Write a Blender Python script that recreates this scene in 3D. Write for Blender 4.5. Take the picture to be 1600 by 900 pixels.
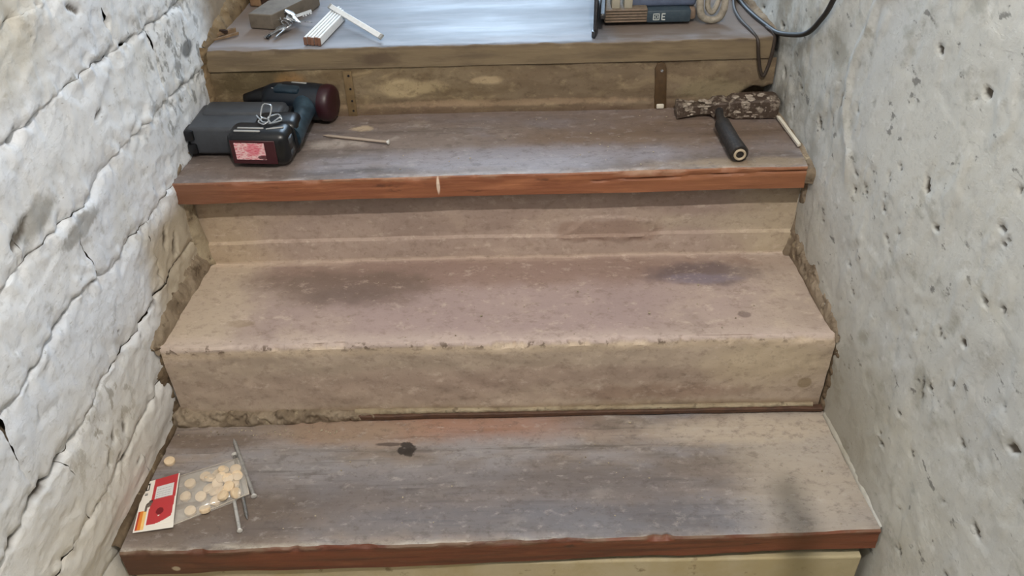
import bpy, bmesh, math, random
import numpy as np
from mathutils import Vector, Matrix

for o in list(bpy.data.objects):
    bpy.data.objects.remove(o)
S = bpy.context.scene
COL = S.collection
R = math.radians

# ------------------------------------------------------------------ camera
cam = bpy.data.cameras.new('camera')
cam.sensor_width = 36.0
cam.lens = 1360.0 / 1600.0 * 36.0
cam.clip_start = 0.02
camo = bpy.data.objects.new('camera', cam)
COL.objects.link(camo)
camo.matrix_world = Matrix(((0.99974, 0.02105, 0.00890, 0.03663),
                            (-0.00582, 0.61111, -0.79153, -0.80510),
                            (-0.02210, 0.79127, 0.61107, 1.10673),
                            (0, 0, 0, 1)))
S.camera = camo

# ------------------------------------------------------------------ world, lights, exposure
wd = bpy.data.worlds.new('overcast_sky')
S.world = wd
wd.use_nodes = True
wb = wd.node_tree.nodes['Background']
wb.inputs[0].default_value = (0.62, 0.76, 1.0, 1)
wb.inputs[1].default_value = 0.08


def lamp(kind, name, loc, energy, color, rot=(0, 0, 0), **kw):
    d = bpy.data.lights.new(name, kind)
    d.energy = energy
    d.color = color
    for k, v in kw.items():
        setattr(d, k, v)
    o = bpy.data.objects.new(name, d)
    o.location = loc
    o.rotation_euler = rot
    COL.objects.link(o)
    return o


# the stairwell lamp above the lower flight, and daylight through the doorway at the end of the landing
lamp('POINT', 'stair_lamp', (0.22, -0.85, 2.07), 108.0, (1.0, 0.945, 0.88), shadow_soft_size=0.022)
lamp('POINT', 'front_fill', (-0.1, -2.3, 1.75), 9.0, (1.0, 0.94, 0.88), shadow_soft_size=0.16)  # added fill from behind the camera to lift the risers
lamp('AREA', 'doorway_daylight', (-0.12, 2.45, 1.62), 58.0, (0.60, 0.79, 1.0), (R(-90), 0, 0), shape='RECTANGLE', size=0.8, size_y=1.5)

S.view_settings.view_transform = 'Standard'
S.view_settings.look = 'None'
S.view_settings.gamma = 1.0
S.view_settings.use_curve_mapping = False
S.view_settings.exposure = 0.0
S.cycles.use_denoising = True


# ------------------------------------------------------------------ helpers: colour, noise
GAIN = (1.0, 1.0, 1.0)


def lin(c):
    c = [min(245, v * g) for v, g in zip(c, GAIN)]
    return tuple(((v / 255) / 12.92 if v / 255 <= 0.04045 else ((v / 255 + 0.055) / 1.055) ** 2.4) for v in c) + (1.0,)


def vnoise(x, y, z, seed=0):
    x, y, z = np.broadcast_arrays(np.asarray(x, float), np.asarray(y, float), np.asarray(z, float))
    xi, yi, zi = np.floor(x).astype(np.int64), np.floor(y).astype(np.int64), np.floor(z).astype(np.int64)
    xf, yf, zf = x - xi, y - yi, z - zi
    sx, sy, sz = [t * t * (3 - 2 * t) for t in (xf, yf, zf)]

    def h(a, b, c):
        n = (a * 374761393 + b * 668265263 + c * 2147483647 + seed * 1274126177) & 0x7fffffff
        n = ((n ^ (n >> 13)) * 1274126177) & 0x7fffffff
        n = ((n ^ (n >> 16)) * 668265263) & 0x7fffffff
        return (n & 0xffff) / 65535.0
    r = 0
    for i in (0, 1):
        for j in (0, 1):
            for k in (0, 1):
                r = r + h(xi + i, yi + j, zi + k) * (sx if i else 1 - sx) * (sy if j else 1 - sy) * (sz if k else 1 - sz)
    return r * 2 - 1


def fbm(x, y, z, octv=4, seed=0):
    a, f, r = 1.0, 1.0, 0
    for i in range(octv):
        r = r + a * vnoise(x * f, y * f, z * f, seed + i * 17)
        a *= 0.5
        f *= 2.03
    return r


def sstep(a, b, x):
    t = np.clip((x - a) / (b - a), 0, 1)
    return t * t * (3 - 2 * t)


# ------------------------------------------------------------------ helpers: materials
class Mt:
    def __init__(self, name, base, rough=0.7, obj=False, metal=0.0, spec=0.5):
        self.m = bpy.data.materials.new(name)
        self.m.use_nodes = True
        self.t = self.m.node_tree
        self.b = self.t.nodes['Principled BSDF']
        self.b.inputs['Roughness'].default_value = rough
        self.b.inputs['Metallic'].default_value = metal
        self.b.inputs['Specular IOR Level'].default_value = spec
        if obj:
            self.pos = self.n('ShaderNodeTexCoord').outputs['Object']
        else:
            self.pos = self.n('ShaderNodeNewGeometry').outputs['Position']
        rgb = self.n('ShaderNodeRGB')
        rgb.outputs[0].default_value = lin(base)
        self.c = rgb.outputs[0]
        self.L(self.c, self.b.inputs['Base Color'])
        self.h = None

    def n(self, t):
        return self.t.nodes.new(t)

    def L(self, a, b):
        self.t.links.new(a, b)

    def rng(self, sock, lo, hi, o0=0.0, o1=1.0):
        r = self.n('ShaderNodeMapRange')
        r.interpolation_type = 'SMOOTHSTEP'
        r.inputs['From Min'].default_value = lo
        r.inputs['From Max'].default_value = hi
        r.inputs['To Min'].default_value = o0
        r.inputs['To Max'].default_value = o1
        self.L(sock, r.inputs['Value'])
        return r.outputs[0]

    def raw(self, sc, detail=5, seed=0, rough=0.6, dist=0.0):
        mp = self.n('ShaderNodeMapping')
        mp.inputs['Scale'].default_value = sc if hasattr(sc, '__len__') else (sc,) * 3
        mp.inputs['Location'].default_value = (seed * 3.7, seed * 1.9, seed * 5.3)
        self.L(self.pos, mp.inputs['Vector'])
        t = self.n('ShaderNodeTexNoise')
        t.inputs['Scale'].default_value = 1.0
        t.inputs['Detail'].default_value = detail
        t.inputs['Roughness'].default_value = rough
        t.inputs['Distortion'].default_value = dist
        self.L(mp.outputs[0], t.inputs['Vector'])
        return t.outputs['Fac']

    def noise(self, sc, lo, hi, **k):
        return self.rng(self.raw(sc, **k), lo, hi)

    def vm(self, op, a, b):
        v = self.n('ShaderNodeVectorMath')
        v.operation = op
        for i, s in enumerate((a, b)):
            if s is None:
                continue
            if hasattr(s, '__len__'):
                v.inputs[i].default_value = s
            else:
                self.L(s, v.inputs[i])
        return v

    def ma(self, op, a, b=0.0):
        v = self.n('ShaderNodeMath')
        v.operation = op
        for i, s in enumerate((a, b)):
            if isinstance(s, (int, float)):
                v.inputs[i].default_value = s
            else:
                self.L(s, v.inputs[i])
        return v.outputs[0]

    def spot(self, c, r, soft=0.5, wob=0.5, wsc=25, seed=0):
        d = self.vm('SUBTRACT', self.pos, c).outputs[0]
        d = self.vm('DIVIDE', d, r).outputs[0]
        l = self.vm('LENGTH', d, None).outputs['Value']
        l = self.ma('ADD', l, self.ma('MULTIPLY', self.ma('SUBTRACT', self.raw(wsc, seed=seed), 0.5), wob * 2))
        return self.rng(l, 1 + soft * 0.5, 1 - soft * 0.5 - 0.001)

    def axis(self, i, lo, hi, wob=0.0, wsc=20, seed=0):
        s = self.n('ShaderNodeSeparateXYZ')
        self.L(self.pos, s.inputs[0])
        v = s.outputs[i]
        if wob:
            v = self.ma('ADD', v, self.ma('MULTIPLY', self.ma('SUBTRACT', self.raw(wsc, seed=seed), 0.5), wob))
        if lo > hi:
            return self.rng(v, hi, lo, 1.0, 0.0)
        return self.rng(v, lo, hi)

    def attr(self, name, lo=0.0, hi=1.0):
        a = self.n('ShaderNodeAttribute')
        a.attribute_name = name
        return self.rng(a.outputs['Fac'], lo, hi)

    def mul(self, a, b):
        return self.ma('MULTIPLY', a, b)

    def mix(self, mask, col, fac=1.0):
        x = self.n('ShaderNodeMix')
        x.data_type = 'RGBA'
        if fac != 1.0:
            mask = self.ma('MULTIPLY', mask, fac)
        self.L(mask, x.inputs[0])
        self.L(self.c, x.inputs[6])
        x.inputs[7].default_value = lin(col)
        self.c = x.outputs[2]
        self.L(self.c, self.b.inputs['Base Color'])
        return self

    def roughmask(self, mask, v0, v1):
        r = self.n('ShaderNodeMapRange')
        r.inputs['To Min'].default_value = v0
        r.inputs['To Max'].default_value = v1
        self.L(mask, r.inputs['Value'])
        self.L(r.outputs[0], self.b.inputs['Roughness'])
        return self

    def bump(self, sock, strength=0.3, dist=0.002):
        b = self.n('ShaderNodeBump')
        b.inputs['Strength'].default_value = strength
        b.inputs['Distance'].default_value = dist
        self.L(sock, b.inputs['Height'])
        if self.h is not None:
            self.L(self.h, b.inputs['Normal'])
        self.h = b.outputs[0]
        self.L(self.h, self.b.inputs['Normal'])
        return self


def plain(name, c, rough=0.6, metal=0.0, var=0.0, sc=60, dark=None, bump=0.0):
    m = Mt(name, c, rough, obj=True, metal=metal)
    if var:
        m.mix(m.noise(sc, 0.4, 0.7), dark or tuple(v * 0.6 for v in c), var)
    if bump:
        m.bump(m.raw(sc * 2), bump, 0.001)
    return m.m


# ------------------------------------------------------------------ helpers: meshes
def tag(o, label=None, cat=None, group=None, kind=None):
    for k, v in (('label', label), ('category', cat), ('group', group), ('kind', kind)):
        if v:
            o[k] = v
    return o


def mesh(name, v, f, mats, parent=None, smooth=True, mi=None, attr=None):
    me = bpy.data.meshes.new(name)
    me.from_pydata([tuple(p) for p in v], [], [tuple(int(i) for i in q) for q in f])
    for m in (mats if isinstance(mats, (list, tuple)) else [mats]):
        me.materials.append(m)
    if smooth:
        me.polygons.foreach_set('use_smooth', [True] * len(me.polygons))
    if mi is not None:
        me.polygons.foreach_set('material_index', [int(i) for i in mi])
    if attr is not None:
        for k, a in attr.items():
            at = me.attributes.new(k, 'FLOAT', 'POINT')
            at.data.foreach_set('value', np.asarray(a, float).ravel())
    me.update()
    o = bpy.data.objects.new(name, me)
    COL.objects.link(o)
    if parent:
        o.parent = parent
    return o


def frombm(name, bm, mats, parent=None, smooth=False, angle=40):
    me = bpy.data.meshes.new(name)
    bmesh.ops.recalc_face_normals(bm, faces=bm.faces)
    bm.to_mesh(me)
    bm.free()
    for m in (mats if isinstance(mats, (list, tuple)) else [mats]):
        me.materials.append(m)
    if smooth:
        me.polygons.foreach_set('use_smooth', [True] * len(me.polygons))
        me.set_sharp_from_angle(angle=R(angle))
    o = bpy.data.objects.new(name, me)
    COL.objects.link(o)
    if parent:
        o.parent = parent
    return o


def thing(name, label, cat, loc=(0, 0, 0), rz=0.0, group=None):
    o = bpy.data.objects.new(name, None)
    o.empty_display_size = 0.02
    COL.objects.link(o)
    o.location = loc
    o.rotation_euler = (0, 0, rz)
    return tag(o, label, cat, group)


def gridfaces(nu, nv, off=0, flip=False):
    i, j = np.meshgrid(np.arange(nu - 1), np.arange(nv - 1), indexing='ij')
    a = (i * nv + j).ravel() + off
    q = np.stack([a, a + nv, a + nv + 1, a + 1], 1)
    return q[:, ::-1] if flip else q


def box(bm, c, s, bev=0.0, seg=2, rot=None):
    r = bmesh.ops.create_cube(bm, size=1.0)
    vs = r['verts']
    bmesh.ops.scale(bm, vec=s, verts=vs)
    if bev:
        es = list({e for v in vs for e in v.link_edges})
        rr = bmesh.ops.bevel(bm, geom=es, offset=bev, segments=seg, profile=0.5, affect='EDGES')
        vs = list({v for f in rr['faces'] for v in f.verts} | {v for v in vs if v.is_valid})
    if rot is not None:
        bmesh.ops.rotate(bm, cent=(0, 0, 0), matrix=rot, verts=vs)
    bmesh.ops.translate(bm, vec=c, verts=vs)
    return vs


def catmull(pts, n=8):
    P = [np.array(p, float) for p in pts]
    P = [2 * P[0] - P[1]] + P + [2 * P[-1] - P[-2]]
    out = []
    for i in range(1, len(P) - 2):
        for k in range(n):
            t = k / n
            out.append(0.5 * ((2 * P[i]) + (-P[i - 1] + P[i + 1]) * t + (2 * P[i - 1] - 5 * P[i] + 4 * P[i + 1] - P[i + 2]) * t * t
                              + (-P[i - 1] + 3 * P[i] - 3 * P[i + 1] + P[i + 2]) * t ** 3))
    out.append(P[-2])
    return out


def tube(bm, pts, rad, seg=8, closed=False, flat=1.0):
    pts = [Vector(p) for p in pts]
    n = len(pts)
    rads = rad if hasattr(rad, '__len__') else [rad] * n
    rings = []
    up = None
    for i, p in enumerate(pts):
        a = pts[(i - 1) % n] if closed else pts[max(i - 1, 0)]
        b = pts[(i + 1) % n] if closed else pts[min(i + 1, n - 1)]
        d = (b - a).normalized()
        if up is None:
            up = Vector((0, 0, 1)) if abs(d.z) < 0.9 else Vector((1, 0, 0))
        s = d.cross(up).normalized()
        up = s.cross(d).normalized()
        rings.append([bm.verts.new(p + (s * math.cos(2 * math.pi * k / seg) + up * flat * math.sin(2 * math.pi * k / seg)) * rads[i]) for k in range(seg)])
    m = n if closed else n - 1
    for i in range(m):
        A, B = rings[i], rings[(i + 1) % n]
        for k in range(seg):
            bm.faces.new((A[k], A[(k + 1) % seg], B[(k + 1) % seg], B[k]))
    if not closed:
        bm.faces.new(rings[0][::-1])
        bm.faces.new(rings[-1])
    return rings


def prism(bm, poly, z0, z1, bev=0.0):
    a = [bm.verts.new((p[0], p[1], z0)) for p in poly]
    b = [bm.verts.new((p[0], p[1], z1)) for p in poly]
    n = len(poly)
    fs = [bm.faces.new(a[::-1]), bm.faces.new(b)]
    for i in range(n):
        fs.append(bm.faces.new((a[i], a[(i + 1) % n], b[(i + 1) % n], b[i])))
    if bev:
        es = list({e for f in fs for e in f.edges})
        bmesh.ops.bevel(bm, geom=es, offset=bev, segments=2, profile=0.5, affect='EDGES')


def dens(poly, step):
    """polyline of (y, z, materialindex) -> denser one"""
    out = []
    n = len(poly)
    for i in range(n):
        a, b = poly[i], poly[(i + 1) % n]
        st = a[3] if len(a) > 3 else step
        k = max(1, int(math.hypot(b[0] - a[0], b[1] - a[1]) / st))
        for t in range(k):
            out.append((a[0] + (b[0] - a[0]) * t / k, a[1] + (b[1] - a[1]) * t / k, a[2]))
    return out


def loft(name, xl, xr, prof, nx, mats, disp, parent=None):
    m = len(prof)
    u = np.linspace(0, 1, nx)
    Yp = np.array([p[0] for p in prof])
    Zp = np.array([p[1] for p in prof])
    X = xl(Yp)[None, :] * (1 - u[:, None]) + xr(Yp)[None, :] * u[:, None]
    Y = np.repeat(Yp[None], nx, 0)
    Z = np.repeat(Zp[None], nx, 0)
    X, Y, Z = disp(X, Y, Z)
    V = np.stack([X, Y, Z], -1).reshape(-1, 3)
    F, mi = [], []
    for i in range(nx - 1):
        for j in range(m):
            k = (j + 1) % m
            F.append((i * m + j, i * m + k, (i + 1) * m + k, (i + 1) * m + j))
            mi.append(prof[j][2])
    F.append(list(range(m))[::-1])
    mi.append(0)
    F.append([(nx - 1) * m + j for j in range(m)])
    mi.append(0)
    me = bpy.data.meshes.new(name)
    me.from_pydata(V.tolist(), [], F)
    for q in mats:
        me.materials.append(q)
    me.polygons.foreach_set('use_smooth', [True] * len(F))
    me.polygons.foreach_set('material_index', mi)
    me.set_sharp_from_angle(angle=R(38))
    o = bpy.data.objects.new(name, me)
    COL.objects.link(o)
    if parent:
        o.parent = parent
    return o


# ------------------------------------------------------------------ materials of the setting
def mat_whitewash(name, base, cool, side):
    m = Mt(name, base, 0.88, spec=0.25)
    m.mix(m.noise(3.2, 0.42, 0.66, seed=2), cool, 0.75)
    m.mix(m.noise(7, 0.54, 0.74, seed=5), (204, 201, 190) if side < 0 else (184, 180, 166), 0.45)
    m.mix(m.noise(90, 0.50, 0.75, seed=15, detail=7), (150, 150, 146), 0.35)
    m.mix(m.noise(50, 0.55, 0.75, seed=16, detail=7), (222, 222, 220), 0.35)
    m.mix(m.noise((22, 22, 30), 0.60, 0.74, seed=9, detail=6), (140, 138, 130), 0.55)
    m.mix(m.noise((60, 45, 90), 0.66, 0.74, seed=12, detail=6), (112, 108, 100), 0.6)
    if side < 0:
        m.mix(m.spot((-0.57, 0.20, 0.455), (0.2, 0.055, 0.014), 0.5, 0.9, 45), (138, 137, 134), 0.7)
        m.mix(m.spot((-0.575, 0.115, 0.52), (0.2, 0.05, 0.02), 0.8, 0.6, 40), (140, 138, 132), 0.8)
        m.mix(m.spot((-0.57, 0.20, 0.74), (0.2, 0.08, 0.08), 1.2, 0.8, 14), (176, 168, 148), 0.6)
        m.mix(m.mul(m.axis(1, 0.70, 0.80, 0.06), m.axis(2, 0.66, 0.58, 0.08)), (128, 108, 80), 0.9)
        m.mix(m.mul(m.axis(1, 0.28, 0.36, 0.08), m.axis(2, 0.36, 0.30, 0.05)), (168, 152, 122), 0.8)
        m.mix(m.mul(m.spot((-0.58, 0.08, 0.15), (0.3, 0.09, 0.09), 0.9, 0.4, 20), m.noise((70, 60, 34), 0.54, 0.62, seed=4)), (108, 104, 98), 0.9)
        m.mix(m.mul(m.spot((-0.55, 0.60, 0.52), (0.3, 0.12, 0.14), 0.9, 0.4, 20), m.noise((50, 44, 30), 0.52, 0.62, seed=6)), (128, 128, 126), 0.8)
        m.mix(m.spot((-0.545, 0.65, 0.525), (0.1, 0.022, 0.014), 0.5, 0.3, 60), (96, 98, 100), 0.8)
        m.mix(m.mul(m.axis(2, 0.34, 0.08, 0.12, 8), m.axis(1, 0.40, 0.10, 0.1, 8)), (206, 200, 188), 0.8)
        m.mix(m.spot((-0.57, 0.02, 0.60), (0.1, 0.05, 0.03), 0.9, 0.6, 30), (160, 146, 122), 0.7)
    else:
        m.mix(m.noise((16, 12, 16), 0.56, 0.70, seed=21, detail=6), (150, 148, 138), 0.7)
        m.mix(m.mul(m.axis(1, 0.25, 0.7, 0.2), m.noise(14, 0.4, 0.62, seed=8)), (130, 124, 110), 0.7)
        m.mix(m.noise((34, 30, 52), 0.63, 0.70, seed=31, detail=4), (104, 102, 98), 0.75)
        m.mix(m.noise((9, 7, 16), 0.58, 0.75, seed=35), (196, 192, 178), 0.5)
        m.mix(m.mul(m.axis(2, 0.30, 0.05, 0.15), m.axis(1, 0.0, 0.15, 0.1)), (150, 142, 122), 0.6)
    m.mix(m.attr('dirt', 0.15, 0.9), (74, 64, 52), 0.92)
    m.bump(m.raw(60, detail=10, rough=0.72), 0.30, 0.004)
    m.bump(m.raw(260, detail=4), 0.25, 0.0014)
    m.bump(m.noise((26, 22, 40), 0.50, 0.53, seed=44, detail=8, rough=0.65), 0.35, 0.0012)
    return m.m


LW = mat_whitewash('left_whitewash', (216, 219, 223), (208, 214, 224), -1)
RW = mat_whitewash('right_whitewash', (192, 191, 184), (184, 185, 183), 1)


def mat_mortar(name, c, d):
    m = Mt(name, c, 0.95, spec=0.2)
    m.mix(m.noise(18, 0.40, 0.62), d, 0.8)
    m.mix(m.noise(60, 0.55, 0.72, seed=3), (70, 58, 44), 0.8)
    m.mix(m.noise(34, 0.60, 0.75, seed=8), (186, 172, 140), 0.6)
    m.bump(m.raw(80, detail=8), 0.6, 0.006)
    return m.m


GAIN = (1.08, 1.08, 1.1)
MORT = mat_mortar('crumbled_mortar', (134, 121, 102), (104, 91, 74))
MORTD = mat_mortar('dark_mortar', (98, 84, 66), (70, 58, 44))
BROWNM = mat_mortar('brown_render', (122, 104, 78), (96, 80, 58))
CREAMM = mat_mortar('cream_mortar', (150, 138, 114), (122, 108, 86))


GAIN = (1.0, 1.0, 1.0)


def mat_wood_top(name, seed, base, blue, edge_y, glossy):
    m = Mt(name, base, 0.6, spec=0.5)
    g = (5, 70, 70)
    m.mix(m.noise((2.5, 16, 16), 0.40, 0.64, seed=seed), tuple(v * 0.72 for v in base), 0.8)
    m.mix(m.noise((4, 9, 9), 0.44, 0.66, seed=seed + 3), blue, 0.75)
    m.mix(m.noise(g, 0.52, 0.70, seed=seed + 6, detail=7), tuple(v * 0.55 for v in base), 0.6)
    m.mix(m.noise((9, 14, 14), 0.58, 0.72, seed=seed + 9, detail=7), (176, 166, 154), 0.45)
    m.mix(m.noise((30, 60, 60), 0.62, 0.74, seed=seed + 11, detail=7), (160, 152, 142), 0.4)
    return m


def mottle(m, dark, light, fd=0.4, fl=0.4):
    m.mix(m.noise((55, 80, 80), 0.50, 0.68, seed=71, detail=7, rough=0.7), dark, fd)
    m.mix(m.noise((45, 70, 70), 0.54, 0.70, seed=73, detail=7, rough=0.7), light, fl)
    m.mix(m.noise((150, 170, 170), 0.58, 0.70, seed=75, detail=5, rough=0.7), dark, fd)


# lower tread
GAIN = (1.12, 1.13, 1.15)
m = mat_wood_top('lower_tread_wood', 1, (132, 119, 108), (128, 125, 126), 0, 0.5)
m.mix(m.mul(m.axis(1, 0.19, 0.235, 0.04), m.mul(m.axis(0, -0.42, -0.3, 0.1), m.axis(0, 0.22, 0.0, 0.1))), (142, 100, 76), 0.65)
m.mix(m.spot((0.0, 0.10, 0), (0.40, 0.055, 1), 0.9, 0.6, 12, seed=4), (92, 86, 86), 0.6)
m.mix(m.spot((0.1, 0.04, 0), (0.5, 0.03, 1), 0.9, 0.6, 20, seed=14), (84, 84, 90), 0.55)
m.mix(m.spot((-0.28, 0.235, 0), (0.12, 0.03, 1), 0.9, 0.6, 12, seed=7), (128, 112, 94), 0.7)
m.mix(m.spot((-0.46, 0.06, 0), (0.16, 0.06, 1), 0.9, 0.5, 12, seed=5), (84, 70, 58), 0.7)
m.mix(m.spot((-0.5, 0.215, 0), (0.09, 0.02, 1), 0.8, 0.5, 30, seed=2), (92, 76, 62), 0.7)
m.mix(m.spot((0.51, 0.13, 0), (0.12, 0.17, 1), 1.2, 0.6, 9, seed=8), (160, 149, 134), 0.7)
m.mix(m.spot((0.42, 0.22, 0), (0.16, 0.03, 1), 0.9, 0.7, 20, seed=3), (164, 151, 134), 0.7)
m.mix(m.spot((-0.161, 0.192, 0), (0.014, 0.013, 1), 0.3, 1.0, 70, seed=5), (44, 38, 34), 0.95)
m.mix(m.spot((-0.155, 0.184, 0), (0.008, 0.011, 1), 0.3, 0.7, 90, seed=8), (44, 38, 34), 0.9)
m.mix(m.spot((-0.19, 0.203, 0), (0.022, 0.004, 1), 0.5, 0.5, 60, seed=6), (66, 54, 48), 0.8)
m.mix(m.mul(m.axis(1, 0.011, -0.002, 0.016, 30), m.noise((14, 40, 40), 0.34, 0.62, seed=6)), (172, 162, 146), 0.85)
m.mix(m.noise((28, 160, 10), 0.69, 0.72, seed=25), (170, 162, 152), 0.5)
mottle(m, (70, 60, 54), (160, 152, 144))
m.bump(m.raw((8, 90, 90), detail=6), 0.3, 0.003).bump(m.raw(70, detail=6, seed=4), 0.2, 0.003)
m.roughmask(m.noise((4, 12, 12), 0.3, 0.7, seed=33), 0.5, 0.75)
T1TOP = m.m
# middle tread
GAIN = (1.08, 1.09, 1.12)
m = mat_wood_top('middle_tread_wood', 41, (116, 104, 96), (124, 121, 126), 0, 0.5)
m.mix(m.spot((0.30, 0.58, 0.36), (0.25, 0.10, 1), 0.9, 0.6, 10, seed=3), (104, 84, 66), 0.7)
m.mix(m.spot((-0.46, 0.50, 0.36), (0.12, 0.05, 1), 0.9, 0.6, 10, seed=4), (106, 92, 82), 0.6)
m.mix(m.axis(1, 0.62, 0.70, 0.05), (106, 90, 78), 0.7)
m.mix(m.spot((-0.248, 0.650, 0.36), (0.020, 0.011, 1), 0.6, 0.6, 50, seed=9), (168, 150, 124), 0.8)
m.mix(m.spot((0.05, 0.53, 0.36), (0.3, 0.04, 1), 0.9, 0.6, 15, seed=9), (138, 134, 138), 0.6)
m.mix(m.mul(m.axis(1, 0.488, 0.474, 0.014, 30), m.noise((14, 40, 40), 0.38, 0.62, seed=6)), (160, 148, 138), 0.85)
m.mix(m.spot((0.43, 0.49, 0.36), (0.14, 0.015, 1), 0.9, 0.6, 25, seed=12), (140, 122, 98), 0.7)
mottle(m, (70, 60, 54), (158, 150, 144))
m.bump(m.raw((8, 90, 90), detail=6), 0.3, 0.003).bump(m.raw(70, detail=6, seed=4), 0.2, 0.003)
m.roughmask(m.noise((4, 12, 12), 0.3, 0.7, seed=33), 0.42, 0.65)
T3TOP = m.m
# bare wood of the nosings
GAIN = (1.0, 1.0, 1.0)
m = Mt('orange_nosing_wood', (136, 84, 56), 0.6)
m.mix(m.noise((5, 40, 110), 0.42, 0.66, seed=2, detail=6), (120, 70, 46), 0.85)
m.mix(m.noise((9, 9, 40), 0.52, 0.70, seed=7), (166, 108, 72), 0.45)
m.mix(m.noise((16, 30, 60), 0.60, 0.72, seed=9), (78, 46, 32), 0.7)
m.mix(m.axis(0, 0.1, 0.45, 0.3), (140, 92, 62), 0.7)
m.mix(m.axis(0, -0.38, -0.54, 0.1), (116, 80, 60), 0.8)
m.mix(m.spot((-0.098, 0.47, 0.345), (0.0028, 0.1, 0.016), 0.5, 0.3, 90), (220, 200, 180), 0.9)
m.mix(m.mul(m.axis(2, 0.352, 0.362, 0.012, 40), m.noise((14, 14, 40), 0.45, 0.62, seed=17)), (160, 130, 106), 0.7)
m.bump(m.raw((10, 60, 160), detail=6), 0.4, 0.003)
T3EDGE = m.m
m = Mt('brown_nosing_wood', (108, 60, 40), 0.55)
m.mix(m.noise((5, 40, 110), 0.42, 0.66, seed=5, detail=6), (76, 42, 30), 0.85)
m.mix(m.noise((9, 9, 40), 0.56, 0.72, seed=3), (132, 80, 56), 0.6)
m.mix(m.noise((20, 30, 50), 0.62, 0.72, seed=9), (52, 36, 30), 0.7)
m.mix(m.axis(0, -0.35, -0.56, 0.1), (84, 60, 46), 0.7)
m.mix(m.axis(0, 0.2, 0.5, 0.2), (124, 74, 50), 0.6)
m.mix(m.spot((-0.50, 0, -0.04), (0.006, 0.1, 0.005), 0.5, 0.5, 90), (180, 164, 140), 0.9)
m.mix(m.mul(m.axis(2, -0.01, -0.001, 0.012, 40), m.noise((14, 14, 40), 0.4, 0.6, seed=17)), (128, 108, 90), 0.8)
m.bump(m.raw((10, 60, 160), detail=6), 0.4, 0.003)
T1EDGE = m.m
UNDER = plain('plank_underside', (84, 66, 52), 0.8)

# landing plank: dusty grey, polished by feet
m = Mt('landing_wood', (108, 111, 118), 0.4, spec=0.36)
m.mix(m.noise((3, 24, 24), 0.42, 0.66, seed=3), (134, 136, 144), 0.7)
m.mix(m.noise((6, 70, 70), 0.55, 0.72, seed=6, detail=7), (90, 92, 98), 0.5)
m.mix(m.spot((-0.47, 0.86, 0.5), (0.12, 0.2, 1), 0.9, 0.5, 10), (126, 112, 102), 0.8)
m.mix(m.axis(0, 0.17, 0.24, 0.05), (112, 98, 86), 0.85)
m.mix(m.mul(m.axis(1, 0.76, 0.715, 0.02), m.noise((5, 20, 20), 0.4, 0.6, seed=9)), (150, 150, 156), 0.6)
m.bump(m.raw((6, 60, 60), detail=6), 0.18, 0.002)
m.roughmask(m.noise((3, 14, 14), 0.3, 0.7, seed=13), 0.44, 0.58)
T4TOP = m.m
m = Mt('landing_edge_wood', (120, 104, 80), 0.75)
m.mix(m.noise((6, 12, 30), 0.42, 0.62, seed=3), (96, 82, 64), 0.8)
m.mix(m.noise((10, 10, 20), 0.56, 0.70, seed=7), (150, 134, 108), 0.6)
m.mix(m.spot((-0.21, 0.7, 0.475), (0.035, 0.3, 0.012), 0.9, 0.9, 40), (78, 62, 48), 0.6)
m.mix(m.axis(2, 0.488, 0.499, 0.014, 30), (86, 74, 66), 0.6)
m.bump(m.raw((10, 60, 120), detail=6), 0.4, 0.003)
T4EDGE = m.m

# painted riser under the landing
m = Mt('stained_riser', (124, 108, 84), 0.8)
m.mix(m.noise((6, 6, 14), 0.42, 0.62, seed=2), (104, 86, 60), 0.85)
m.mix(m.noise((9, 9, 18), 0.54, 0.66, seed=6, dist=1.0), (150, 132, 100), 0.75)
m.mix(m.axis(0, -0.1, 0.15, 0.3, 6), (110, 94, 76), 0.6)
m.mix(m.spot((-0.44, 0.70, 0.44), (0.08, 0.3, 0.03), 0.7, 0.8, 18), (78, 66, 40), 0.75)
m.mix(m.spot((-0.38, 0.70, 0.42), (0.03, 0.3, 0.03), 0.7, 0.6, 30), (150, 112, 66), 0.6)
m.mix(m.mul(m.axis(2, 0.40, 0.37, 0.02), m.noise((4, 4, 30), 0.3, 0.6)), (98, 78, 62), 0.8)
m.mix(m.spot((-0.16, 0.70, 0.415), (0.06, 0.3, 0.016), 0.6, 0.9, 22, seed=3), (164, 146, 112), 0.8)
m.mix(m.spot((-0.02, 0.70, 0.428), (0.035, 0.3, 0.009), 0.6, 0.9, 22, seed=9), (168, 148, 116), 0.7)
m.mix(m.spot((0.40, 0.70, 0.40), (0.06, 0.3, 0.02), 0.6, 0.9, 22, seed=13), (140, 126, 98), 0.7)
m.mix(m.spot((0.02, 0.70, 0.382), (0.30, 0.3, 0.006), 0.6, 0.9, 40, seed=13), (150, 126, 100), 0.5)
mottle(m, (76, 60, 42), (164, 146, 114), 0.4, 0.35)
m.bump(m.raw(30, detail=7), 0.4, 0.006).bump(m.raw(160), 0.2, 0.002)
R3 = m.m

# concrete of the middle step
GAIN = (1.16, 1.17, 1.22)
m = Mt('dusty_concrete', (150, 134, 119), 0.85, spec=0.35)
m.mix(m.noise(6, 0.40, 0.64, seed=2), (132, 117, 105), 0.8)
m.mix(m.noise((14, 14, 20), 0.52, 0.68, seed=5, detail=6), (166, 150, 130), 0.6)
m.mix(m.noise((40, 40, 40), 0.58, 0.74, seed=7, detail=7), (108, 92, 78), 0.55)
top = m.axis(2, 0.150, 0.163, 0.008, 30)
ft = m.axis(1, 0.27, 0.264, 0.004)
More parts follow.
